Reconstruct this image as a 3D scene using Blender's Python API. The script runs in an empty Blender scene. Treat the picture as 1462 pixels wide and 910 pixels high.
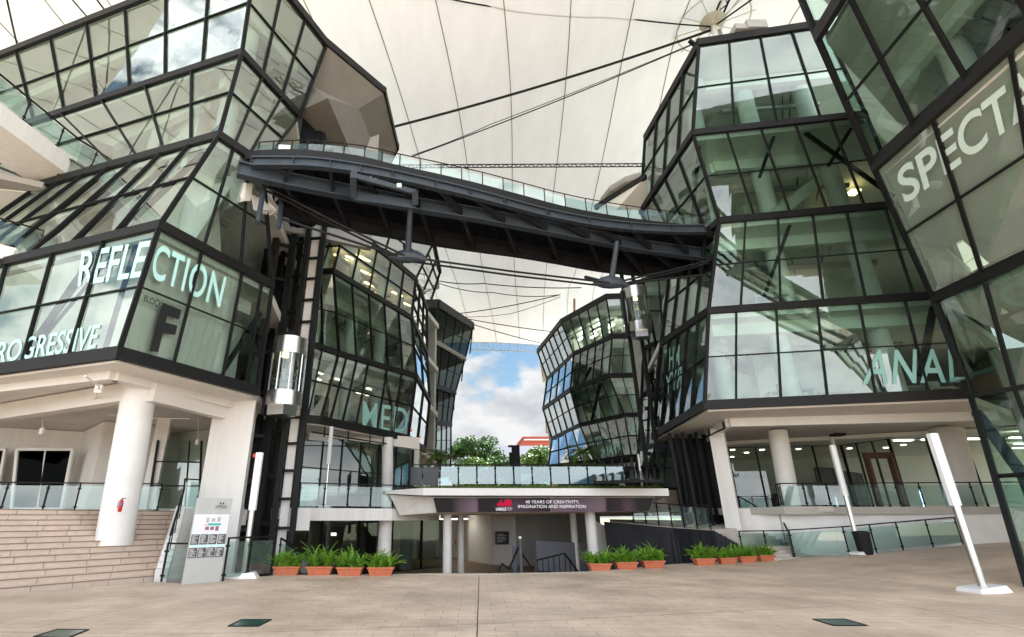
import bpy, math, random
from mathutils import Vector, Matrix, noise
from mathutils.bvhtree import BVHTree
random.seed(7)
V = Vector
scn = bpy.context.scene
COL = scn.collection
# ------------------------------------------------------------------ camera model (used to survey the place from the photo)
F_, CX, CY, TH, EYE = 731.0, 650.0, 455.0, math.radians(21.3), 1.6
CAM = V((0, 0, EYE))
ct, st = math.cos(TH), math.sin(TH)
def ray(px, py):
    u = (px-CX)/F_; v = (CY-py)/F_
    return V((u, ct-st*v, st+ct*v))
def Pz(px, py, z):
    r = ray(px, py); return CAM + r*((z-EYE)/r.z)
def Pd(px, py, d):
    r = ray(px, py); return CAM + r*(d/r.y)
def XYd(px, py, d):
    p = Pd(px, py, d); return p.x, p.y
def zat(py, d): return Pd(650, py, d).z
def Pplane(px, py, p0, n):
    r = ray(px, py); return CAM + r*((p0-CAM).dot(n)/r.dot(n))
def gz(x, y):
    return max(0.0, min(1.0, (x-12.5)*.07)) if y > 10 else 0.0
def Pg(px, py):
    z = 0
    for _ in range(12):
        p = Pz(px, py, z); z = .5*z+.5*gz(p.x, p.y)
    return p
# ------------------------------------------------------------------ materials
def newmat(n):
    m = bpy.data.materials.new(n); m.use_nodes = True
    nt = m.node_tree; nt.nodes.clear()
    return m, nt, nt.nodes.new('ShaderNodeOutputMaterial')
def L(nt, a, b): nt.links.new(a, b)
def mat(n, col, rough=.6, metal=0, var=.08, scale=3, bump=.0, spec=.5, dirt=0, dcol=(.2,.17,.13), emit=None, es=0, stretch=(1,1,1), coat=0):
    m, nt, out = newmat(n)
    b = nt.nodes.new('ShaderNodeBsdfPrincipled')
    b.inputs['Roughness'].default_value = rough; b.inputs['Metallic'].default_value = metal
    b.inputs['Specular IOR Level'].default_value = spec; b.inputs['Coat Weight'].default_value = coat
    tc = nt.nodes.new('ShaderNodeNewGeometry'); mp = nt.nodes.new('ShaderNodeMapping')
    mp.inputs['Scale'].default_value = stretch
    L(nt, tc.outputs['Position'], mp.inputs['Vector'])
    no = nt.nodes.new('ShaderNodeTexNoise'); no.inputs['Scale'].default_value = scale; no.inputs['Detail'].default_value = 6
    no.inputs['Roughness'].default_value = .62
    L(nt, mp.outputs[0], no.inputs['Vector'])
    mx = nt.nodes.new('ShaderNodeMix'); mx.data_type = 'RGBA'
    mx.inputs['A'].default_value = (*[max(0, c*(1-var*1.6)) for c in col], 1)
    mx.inputs['B'].default_value = (*[min(1, c*(1+var*1.6)) for c in col], 1)
    L(nt, no.outputs['Fac'], mx.inputs['Factor'])
    src = mx.outputs['Result']
    if dirt:
        n2 = nt.nodes.new('ShaderNodeTexNoise'); n2.inputs['Scale'].default_value = scale*.35; n2.inputs['Detail'].default_value = 8
        n2.inputs['Roughness'].default_value = .7
        L(nt, mp.outputs[0], n2.inputs['Vector'])
        r = nt.nodes.new('ShaderNodeMapRange'); r.inputs['From Min'].default_value = .5; r.inputs['From Max'].default_value = .75
        r.inputs['To Max'].default_value = dirt
        L(nt, n2.outputs['Fac'], r.inputs['Value'])
        m2 = nt.nodes.new('ShaderNodeMix'); m2.data_type = 'RGBA'; m2.inputs['B'].default_value = (*dcol, 1)
        L(nt, src, m2.inputs['A']); L(nt, r.outputs[0], m2.inputs['Factor']); src = m2.outputs['Result']
    L(nt, src, b.inputs['Base Color'])
    if bump:
        bp = nt.nodes.new('ShaderNodeBump'); bp.inputs['Strength'].default_value = bump; bp.inputs['Distance'].default_value = .02
        L(nt, no.outputs['Fac'], bp.inputs['Height']); L(nt, bp.outputs[0], b.inputs['Normal'])
    if emit:
        b.inputs['Emission Color'].default_value = (*emit, 1); b.inputs['Emission Strength'].default_value = es
    L(nt, b.outputs[0], out.inputs['Surface'])
    return m
def glass(n, tint, base=.06, k=1.0, rough=0.0, diff=0, dcol=(.5,.6,.58), gcol=(.95,1,.99)):
    m, nt, out = newmat(n)
    tr = nt.nodes.new('ShaderNodeBsdfTransparent'); tr.inputs[0].default_value = (*tint, 1)
    gl = nt.nodes.new('ShaderNodeBsdfGlossy'); gl.inputs['Roughness'].default_value = rough; gl.inputs[0].default_value = (*gcol, 1)
    fr = nt.nodes.new('ShaderNodeFresnel'); fr.inputs['IOR'].default_value = 1.52
    # gentle roller-wave in the toughened panes
    no = nt.nodes.new('ShaderNodeTexNoise'); no.inputs['Scale'].default_value = .9; no.inputs['Detail'].default_value = 1
    ge = nt.nodes.new('ShaderNodeNewGeometry'); L(nt, ge.outputs['Position'], no.inputs['Vector'])
    bp = nt.nodes.new('ShaderNodeBump'); bp.inputs['Strength'].default_value = .03; bp.inputs['Distance'].default_value = .04
    L(nt, no.outputs['Fac'], bp.inputs['Height']); L(nt, bp.outputs[0], gl.inputs['Normal'])
    ma = nt.nodes.new('ShaderNodeMath'); ma.operation = 'MULTIPLY_ADD'; ma.use_clamp = True
    ma.inputs[1].default_value = k; ma.inputs[2].default_value = base
    L(nt, fr.outputs[0], ma.inputs[0])
    a = tr.outputs[0]
    if diff:
        d = nt.nodes.new('ShaderNodeBsdfDiffuse'); d.inputs[0].default_value = (*dcol, 1)
        m1 = nt.nodes.new('ShaderNodeMixShader'); m1.inputs[0].default_value = diff
        L(nt, a, m1.inputs[1]); L(nt, d.outputs[0], m1.inputs[2]); a = m1.outputs[0]
    mx = nt.nodes.new('ShaderNodeMixShader')
    L(nt, ma.outputs[0], mx.inputs[0]); L(nt, a, mx.inputs[1]); L(nt, gl.outputs[0], mx.inputs[2])
    L(nt, mx.outputs[0], out.inputs['Surface'])
    return m
def emis(n, col, s):
    m, nt, out = newmat(n); e = nt.nodes.new('ShaderNodeEmission')
    e.inputs[0].default_value = (*col, 1); e.inputs[1].default_value = s; L(nt, e.outputs[0], out.inputs['Surface']); return m
M = {}
M['glass'] = glass('green_glass', (.72,.90,.83), .08, 1.2)
M['glass_mid'] = glass('mid_green_glass', (.64,.84,.77), .08, 1.3)
M['glass_pale'] = glass('pale_green_glass', (.83,.95,.91), .12, 1.1)
M['glass_sign'] = glass('frosted_sign_glass', (.82,.93,.88), .16, 1.2, diff=.30, dcol=(.58,.76,.67))
M['glass_left'] = glass('reflective_green_glass', (.72,.86,.80), .20, 1.1)
M['glass_dark'] = glass('dark_glass', (.34,.42,.39), .04, .7)
M['glass_black'] = glass('smoked_glass', (.07,.09,.085), .0, .05)
M['glass_mirror'] = glass('silver_glass', (.25,.30,.32), .50, 1.2)
M['glass_blue'] = glass('blue_glass', (.35,.60,.66), .30, 1.4)
M['glass_rail'] = glass('rail_glass', (.66,.84,.80), .05, 1.1, diff=.10, dcol=(.45,.62,.60))
M['glass_frost'] = glass('frosted_blue_glass', (.32,.62,.72), .10, 1.0, rough=.12, diff=.45, dcol=(.13,.36,.47))
M['glass_clear'] = glass('clear_glass', (.82,.90,.88), .05, 1.1)
M['steel'] = mat('black_steel', (.008,.009,.010), .6, .0, .25, 6, spec=.25, dirt=.3, dcol=(.02,.018,.016))
M['steel_band'] = mat('charcoal_band', (.009,.009,.010), .55, 0, .15, 4, spec=.3, dirt=.25, dcol=(.018,.016,.014))
M['steel_blue'] = mat('grey_blue_steel', (.034,.047,.064), .5, 0, .35, 2.5, dirt=.45, dcol=(.04,.036,.032))
M['steel_dark'] = mat('dark_bridge_steel', (.012,.013,.016), .6, 0, .3, 2, spec=.3, dirt=.5, dcol=(.028,.022,.018))
M['rust'] = mat('brown_steel', (.022,.019,.017), .6, 0, .3, 3, spec=.3, dirt=.5, dcol=(.05,.042,.034), stretch=(1,1,.2))
M['white'] = mat('white_plaster', (.79,.775,.75), .75, 0, .06, 2.2, dirt=.4, dcol=(.52,.49,.44), stretch=(2,2,.22))
M['white2'] = mat('white_paint', (.80,.79,.77), .6, 0, .05, 2, dirt=.3, dcol=(.5,.47,.42))
M['soffit'] = mat('soffit_plaster', (.74,.71,.67), .8, 0, .06, .8, dirt=.3, dcol=(.5,.44,.38))
M['ceil'] = mat('room_ceiling', (.78,.78,.74), .8, 0, .06, 1)
M['inwall'] = mat('room_wall', (.85,.85,.79), .8, 0, .05, .7)
M['inwall2'] = mat('room_wall_grey', (.50,.52,.49), .8, 0, .1, .7)
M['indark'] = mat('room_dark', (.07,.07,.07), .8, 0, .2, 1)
M['infloor'] = mat('room_floor', (.42,.40,.36), .6, 0, .1, 1)
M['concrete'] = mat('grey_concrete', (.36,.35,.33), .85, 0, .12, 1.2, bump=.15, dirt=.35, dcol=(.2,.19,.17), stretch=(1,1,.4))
M['steptile'] = mat('beige_step_tile', (.62,.50,.41), .55, 0, .12, 5, dirt=.3, dcol=(.3,.23,.18))
M['edge'] = mat('pale_edge_stone', (.52,.47,.42), .6, 0, .1, 4, dirt=.3, dcol=(.3,.25,.2))
M['inox'] = mat('brushed_steel', (.62,.62,.61), .28, 1, .12, 8, stretch=(1,1,8))
M['inox_sat'] = mat('satin_steel_sheet', (.40,.40,.39), .5, .8, .06, 3, stretch=(1,1,.3))
M['lampwhite'] = mat('white_lamp_tube', (.85,.86,.88), .3, 0, .02, 3)
M['terracotta'] = mat('terracotta', (.52,.15,.07), .7, 0, .22, 9, bump=.2, dirt=.7, dcol=(.42,.2,.12))
M['soil'] = mat('soil', (.05,.035,.02), .95, 0, .3, 20)
M['red'] = mat('red_paint', (.55,.02,.02), .3, 0, .05, 5)
M['vinyl'] = mat('pale_aqua_vinyl', (.50,.86,.84), .5, 0, .04, 2)
M['vinyl_m'] = mat('muted_aqua_vinyl', (.27,.52,.48), .5, 0, .08, 2)
M['vinyl_b'] = mat('black_vinyl', (.012,.014,.016), .4, 0, .1, 2)
M['vinyl_w'] = mat('white_vinyl', (.66,.84,.80), .5, 0, .04, 2)
M['wood'] = mat('brown_cabinet', (.10,.045,.03), .5, 0, .2, 4)
M['orange_roof'] = mat('orange_cladding', (.42,.075,.045), .6, 0, .08, .3)
M['grey_roof'] = mat('grey_metal_roof', (.07,.075,.10), .5, 0, .08, .4, stretch=(6,1,1))
M['bark'] = mat('bark', (.09,.06,.04), .9, 0, .3, 8)
M['black_fab'] = mat('black_sheet', (.010,.011,.016), .6, 0, .5, .8, bump=.6, spec=.3)
M['warm'] = emis('warm_lamp', (1,.68,.30), 1.6)
M['room_lamp'] = emis('room_lamp', (1,.93,.75), .9)
M['cool'] = emis('white_lamp', (1,.94,.80), 1.8)
M['paper'] = mat('white_print', (.75,.76,.78), .5, 0, .02, 2)
M['dark_print'] = mat('dark_grey_print', (.07,.07,.075), .5, 0, .1, 2)
M['tealp'] = mat('teal_print', (.03,.42,.38), .5)
M['pinkp'] = mat('pink_print', (.60,.28,.38), .5)
M['mauvep'] = mat('mauve_print', (.25,.10,.18), .5)
M['greenpane'] = mat('green_floor_glass', (.012,.075,.055), .22, 0, .3, 6)
M['bluebox'] = mat('pale_box', (.55,.75,.65), .5)
def leafmat(n, c1, c2):
    m, nt, out = newmat(n)
    b = nt.nodes.new('ShaderNodeBsdfPrincipled'); b.inputs['Roughness'].default_value = .45
    t = nt.nodes.new('ShaderNodeBsdfTranslucent')
    oi = nt.nodes.new('ShaderNodeNewGeometry'); ra = nt.nodes.new('ShaderNodeMix'); ra.data_type = 'RGBA'
    ra.inputs['A'].default_value = (*c1, 1); ra.inputs['B'].default_value = (*c2, 1)
    L(nt, oi.outputs['Random Per Island'], ra.inputs['Factor'])
    L(nt, ra.outputs['Result'], b.inputs['Base Color']); L(nt, ra.outputs['Result'], t.inputs[0])
    mx = nt.nodes.new('ShaderNodeMixShader'); mx.inputs[0].default_value = .35
    L(nt, b.outputs[0], mx.inputs[1]); L(nt, t.outputs[0], mx.inputs[2]); L(nt, mx.outputs[0], out.inputs['Surface'])
    return m
M['fern'] = leafmat('fern_leaf', (.09,.27,.02), (.30,.52,.06))
M['fern_b'] = leafmat('birdnest_leaf', (.12,.30,.02), (.28,.48,.06))
M['tree'] = leafmat('tree_leaf', (.018,.06,.010), (.05,.13,.02))
M['tree_b'] = leafmat('tree_leaf_light', (.045,.115,.012), (.10,.19,.025))
M['palm'] = leafmat('palm_leaf', (.06,.11,.015), (.13,.20,.03))
M['grass'] = leafmat('grass_blade', (.06,.13,.02), (.16,.24,.04))
# canopy membrane
TRANS=.085
def membrane():
    m, nt, out = newmat('canopy_membrane')
    g = nt.nodes.new('ShaderNodeNewGeometry'); mp = nt.nodes.new('ShaderNodeMapping'); mp.inputs['Scale'].default_value = (1.2, .3, 1)
    L(nt, g.outputs['Position'], mp.inputs['Vector'])
    no = nt.nodes.new('ShaderNodeTexNoise'); no.inputs['Scale'].default_value = .8; no.inputs['Detail'].default_value = 12; no.inputs['Roughness'].default_value = .7
    L(nt, mp.outputs[0], no.inputs['Vector'])
    cr = nt.nodes.new('ShaderNodeMix'); cr.data_type = 'RGBA'
    cr.inputs['A'].default_value = (.70,.705,.70, 1); cr.inputs['B'].default_value = (.90,.91,.905, 1)
    L(nt, no.outputs['Fac'], cr.inputs['Factor'])
    d = nt.nodes.new('ShaderNodeBsdfDiffuse'); t = nt.nodes.new('ShaderNodeBsdfTranslucent')
    L(nt, cr.outputs['Result'], d.inputs[0]); L(nt, cr.outputs['Result'], t.inputs[0])
    mx = nt.nodes.new('ShaderNodeMixShader'); mx.inputs[0].default_value = TRANS
    L(nt, d.outputs[0], mx.inputs[1]); L(nt, t.outputs[0], mx.inputs[2]); L(nt, mx.outputs[0], out.inputs['Surface'])
    return m
M['membrane'] = membrane()
def paving(n, c1, c2, mortar, w, h, rot, sq=.5, ms=.012):
    m, nt, out = newmat(n)
    b = nt.nodes.new('ShaderNodeBsdfPrincipled')
    g = nt.nodes.new('ShaderNodeNewGeometry'); mp = nt.nodes.new('ShaderNodeMapping'); mp.inputs['Rotation'].default_value = (0,0,math.radians(rot))
    L(nt, g.outputs['Position'], mp.inputs['Vector'])
    br = nt.nodes.new('ShaderNodeTexBrick'); br.inputs['Scale'].default_value = 1
    br.inputs['Brick Width'].default_value = w; br.inputs['Row Height'].default_value = h; br.inputs['Mortar Size'].default_value = ms
    br.inputs['Mortar Smooth'].default_value = .3; br.offset = sq
    br.inputs['Color1'].default_value = (*c1,1); br.inputs['Color2'].default_value = (*c2,1); br.inputs['Mortar'].default_value = (*mortar,1)
    L(nt, mp.outputs[0], br.inputs['Vector'])
    no = nt.nodes.new('ShaderNodeTexNoise'); no.inputs['Scale'].default_value = .45; no.inputs['Detail'].default_value = 9; no.inputs['Roughness'].default_value = .68
    L(nt, g.outputs['Position'], no.inputs['Vector'])
    rr = nt.nodes.new('ShaderNodeValToRGB'); rr.color_ramp.elements[0].position = .34; rr.color_ramp.elements[0].color = (.66,.63,.60,1)
    rr.color_ramp.elements[1].position = .62; rr.color_ramp.elements[1].color = (1.06,1.04,1.02,1)
    L(nt, no.outputs['Fac'], rr.inputs[0])
    mx = nt.nodes.new('ShaderNodeMix'); mx.data_type = 'RGBA'; mx.blend_type = 'MULTIPLY'; mx.inputs['Factor'].default_value = 1
    L(nt, br.outputs['Color'], mx.inputs['A']); L(nt, rr.outputs[0], mx.inputs['B'])
    L(nt, mx.outputs['Result'], b.inputs['Base Color'])
    rm = nt.nodes.new('ShaderNodeMapRange'); rm.inputs['From Min'].default_value = .3; rm.inputs['From Max'].default_value = .7
    rm.inputs['To Min'].default_value = .38; rm.inputs['To Max'].default_value = .68
    L(nt, no.outputs['Fac'], rm.inputs['Value']); L(nt, rm.outputs[0], b.inputs['Roughness'])
    bp = nt.nodes.new('ShaderNodeBump'); bp.inputs['Strength'].default_value = .35; bp.inputs['Distance'].default_value = .006; bp.invert = True
    L(nt, br.outputs['Fac'], bp.inputs['Height']); L(nt, bp.outputs[0], b.inputs['Normal'])
    L(nt, b.outputs[0], out.inputs['Surface'])
    return m
M['paving'] = paving('clay_paving', (.66,.53,.42), (.69,.56,.45), (.42,.33,.26), .6, .3, 2, ms=.007)
M['floor_low'] = paving('lower_floor_tile', (.30,.20,.12), (.34,.23,.14), (.15,.10,.07), .6, .6, 20)
M['terrace'] = paving('terrace_tile', (.40,.33,.27), (.44,.36,.3), (.2,.17,.14), .6, .3, 0)
M['farground'] = mat('far_ground', (.16,.17,.10), .95, 0, .2, .2)
# ------------------------------------------------------------------ mesh builder
class MB:
    def __init__(s): s.v = []; s.f = []; s.m = []; s.mi = 0
    def add(s, vs, fs):
        o = len(s.v); s.v += [tuple(p) for p in vs]; s.f += [tuple(i+o for i in f) for f in fs]; s.m += [s.mi]*len(fs)
    def quad(s, a, b, c, d): s.add([a,b,c,d], [(0,1,2,3)])
    def bar(s, p, q, w=.1, h=None, up=V((0,0,1)), ext=0):
        h = w if h is None else h
        p = V(p); q = V(q); d = q-p
        if d.length < 1e-5: return
        d.normalize(); p = p-d*ext; q = q+d*ext
        a = d.cross(up)
        if a.length < 1e-3: a = d.cross(V((1,0,0)))
        a.normalize(); b = a.cross(d)
        a = a*(w/2); b = b*(h/2)
        s.add([p-a-b,p+a-b,p+a+b,p-a+b,q-a-b,q+a-b,q+a+b,q-a+b],
              [(0,3,2,1),(4,5,6,7),(0,1,5,4),(1,2,6,5),(2,3,7,6),(3,0,4,7)])
    def tube(s, pts, r, n=8, cap=True):
        pts = [V(p) for p in pts]; rs = r if isinstance(r, (list,tuple)) else [r]*len(pts)
        vs = []; ref = None
        for i, p in enumerate(pts):
            d = (pts[min(i+1,len(pts)-1)]-pts[max(i-1,0)]).normalized()
            a = d.cross(V((0,0,1))) if ref is None else ref - d*ref.dot(d)
            if a.length < 1e-3: a = d.cross(V((1,0,0)))
            a.normalize(); ref = a; b = d.cross(a)
            for k in range(n):
                t = 2*math.pi*k/n; vs.append(p+(a*math.cos(t)+b*math.sin(t))*rs[i])
        fs = []
        for i in range(len(pts)-1):
            for k in range(n):
                k2 = (k+1)%n; fs.append((i*n+k, i*n+k2, (i+1)*n+k2, (i+1)*n+k))
        s.add(vs, fs)
        if cap: s.add(vs[:n],[tuple(range(n))[::-1]]); s.add(vs[-n:],[tuple(range(n))])
    def prism(s, poly, z0, z1):
        n = len(poly); zz0 = z0 if isinstance(z0,(list,tuple)) else [z0]*n; zz1 = z1 if isinstance(z1,(list,tuple)) else [z1]*n
        vs = [(p[0],p[1],zz0[i]) for i,p in enumerate(poly)] + [(p[0],p[1],zz1[i]) for i,p in enumerate(poly)]
        fs = [tuple(range(n))[::-1], tuple(range(n,2*n))]+[(i,(i+1)%n,n+(i+1)%n,n+i) for i in range(n)]
        s.add(vs, fs)
    def box(s, c, sz, rz=0, taper=1):
        x,y,z = sz[0]/2, sz[1]/2, sz[2]/2; R = Matrix.Rotation(rz,3,'Z'); c = V(c)
        vs = [c+R@V((sx*x*(taper if sz_<0 else 1), sy*y*(taper if sz_<0 else 1), sz_*z)) for sz_ in (-1,1) for sx,sy in ((-1,-1),(1,-1),(1,1),(-1,1))]
        s.add(vs, [(0,3,2,1),(4,5,6,7),(0,1,5,4),(1,2,6,5),(2,3,7,6),(3,0,4,7)])
    def wall(s, p, q, z0, z1, t=.2):
        p = V((p[0],p[1],0)); q = V((q[0],q[1],0)); d = (q-p).normalized(); n = V((-d.y,d.x,0))*(t/2)
        a = z0 if isinstance(z0,(list,tuple)) else (z0,z0); b = z1 if isinstance(z1,(list,tuple)) else (z1,z1)
        s.prism([p-n,q-n,q+n,p+n], [a[0],a[1],a[1],a[0]], [b[0],b[1],b[1],b[0]])
    def build(s, name, m, parent=None, smooth=False, bevel=0):
        me = bpy.data.meshes.new(name); me.from_pydata(s.v, [], s.f)
        ms = m if isinstance(m,(list,tuple)) else [m]
        for x in ms: me.materials.append(M[x] if isinstance(x,str) else x)
        if len(ms) > 1: me.polygons.foreach_set('material_index', s.m)
        if smooth: me.polygons.foreach_set('use_smooth', [True]*len(me.polygons))
        me.update()
        o = bpy.data.objects.new(name, me); COL.objects.link(o)
        if parent:
            o.parent = parent
            o.matrix_parent_inverse = Matrix.Translation(-parent.location) if parent.type=='EMPTY' and parent.parent is None and parent.rotation_euler.z==0 else parent.matrix_basis.inverted()
        if bevel:
            b = o.modifiers.new('bevel','BEVEL'); b.width = bevel; b.segments = 2; b.limit_method = 'ANGLE'
        return o
def tag(o, label=None, cat=None, group=None, kind=None):
    if label: o['label'] = label
    if cat: o['category'] = cat
    if group: o['group'] = group
    if kind: o['kind'] = kind
    return o
def thing(name, label, cat, loc=(0,0,0), group=None):
    o = bpy.data.objects.new(name, None); COL.objects.link(o); o.location = loc; o.empty_display_size = .3
    return tag(o, label, cat, group)
def lerp(a, b, t): return a+(b-a)*t
def bil(q, s, t): return lerp(lerp(q[0],q[1],s), lerp(q[3],q[2],s), t)   # q = bl, br, tr, tl
CAMDIR = lambda p: (CAM-p).normalized()
# ------------------------------------------------------------------ lettering on a surface
def glyphs(txt, offset=.0, align='LEFT', spacing=1.0):
    c = bpy.data.curves.new('t','FONT'); c.body = txt; c.offset = offset; c.resolution_u = 6; c.fill_mode='FRONT'
    c.space_character = spacing; c.align_x = align
    o = bpy.data.objects.new('t', c); COL.objects.link(o)
    dg = bpy.context.evaluated_depsgraph_get(); dg.update()
    me = o.evaluated_get(dg).to_mesh()
    vs = [tuple(v.co) for v in me.vertices]; fs = [tuple(p.vertices) for p in me.polygons]
    o.evaluated_get(dg).to_mesh_clear(); bpy.data.objects.remove(o); bpy.data.curves.remove(c)
    return vs, fs
def lettering(txt, quad, surf, m, parent, name='lettering', offset=.02, out=.03, mirror=False, spacing=1.0):
    """quad: pixel corners tl,tr,br,bl.  surf: list of mesh objects or (point, normal)"""
    vs, fs = glyphs(txt, offset, spacing=spacing)
    x0 = min(v[0] for v in vs); x1 = max(v[0] for v in vs); y0 = min(v[1] for v in vs); y1 = max(v[1] for v in vs)
    tl,tr,br,bl = [V((a[0],a[1],0)) for a in quad]
    if isinstance(surf, tuple): trees = None
    else:
        vv=[];ff=[]
        for o in surf:
            b=len(vv); vv += [v.co.copy() for v in o.data.vertices]; ff += [tuple(i+b for i in p.vertices) for p in o.data.polygons]
        trees = BVHTree.FromPolygons(vv, ff)
    pts = []
    for v in vs:
        s = (v[0]-x0)/(x1-x0); t = (v[1]-y0)/(y1-y0)
        if mirror: s = 1-s
        p = lerp(lerp(bl,br,s), lerp(tl,tr,s), t)
        if trees is None:
            q = Pplane(p.x, p.y, surf[0], surf[1]); n = surf[1]
        else:
            r = ray(p.x, p.y).normalized(); q, n, i, d = trees.ray_cast(CAM, r)
            if q is None:
                q = pts[-1] if pts else Pd(p.x,p.y,15); n = V((0,-1,0)); pts.append(q); continue
        n = n if n.dot(CAM-q) > 0 else -n
        pts.append(q + n*out)
    b = MB(); b.add(pts, fs)
    return b.build(name, m, parent)
# ------------------------------------------------------------------ curtain-wall building
def curtain(root, q, nb, nr, gm='glass', bw=.05, name='glazing', jitter=.0035, band=True, xs=None, ys=None, seed=0):
    """q: bl, br, tr, tl world corners"""
    rnd = random.Random(hash(name)%7+seed)
    n = (q[1]-q[0]).cross(q[3]-q[0]).normalized()
    if n.dot(CAM-q[0]) < 0: n = -n
    xs = xs or [i/nb for i in range(nb+1)]; ys = ys or [j/nr for j in range(nr+1)]
    g = MB()
    for i in range(len(xs)-1):
        for j in range(len(ys)-1):
            c = [bil(q,xs[i],ys[j]), bil(q,xs[i+1],ys[j]), bil(q,xs[i+1],ys[j+1]), bil(q,xs[i],ys[j+1])]
            o = n*(-.03)
            c = [p+o+n*rnd.uniform(-jitter,jitter) for p in c]
            g.add(c, [(0,1,2),(0,2,3)])
    go = g.build(name, gm, root)
    f = MB()
    for i in range(1,len(xs)-1): f.bar(bil(q,xs[i],0), bil(q,xs[i],1), bw, .13, n)
    for j in range(1,len(ys)-1):
        for i in range(len(xs)-1): f.bar(bil(q,xs[i],ys[j]), bil(q,xs[i+1],ys[j]), bw*.8, .10, n)
    for s in (0,1): f.bar(bil(q,s,0), bil(q,s,1), bw*1.5, .15, n)
    if nr==1:
        for t_ in (0,1): f.bar(bil(q,0,t_), bil(q,1,t_), bw, .11, n)
    f.build('mullions', 'steel', go)
    return go
def slab(root, pts, back, z, th=.32, inset=.18, name='floor_slab', m='ceil', top=0):
    c = sum([V((p[0],p[1],0)) for p in pts]+[V((b[0],b[1],0)) for b in back], V())/(len(pts)+len(back))
    poly = []
    for p in pts:
        d = (c-V((p[0],p[1],0))).normalized()*inset; poly.append((p[0]+d.x, p[1]+d.y))
    poly += [tuple(b[:2]) for b in back]
    b = MB(); b.prism(poly, z-th, z+top); return b.build(name, m, root)
def band(root, pts, w=.16, h=.3, m='steel_band'):
    b = MB()
    for i in range(len(pts)-1): b.bar(pts[i], pts[i+1], w, h, V((0,0,1)), ext=.05)
    return b.build('level_band', m, root)
ZL = {'a':6,'b':10,'c':14,'d':18,'e':22}
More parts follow.
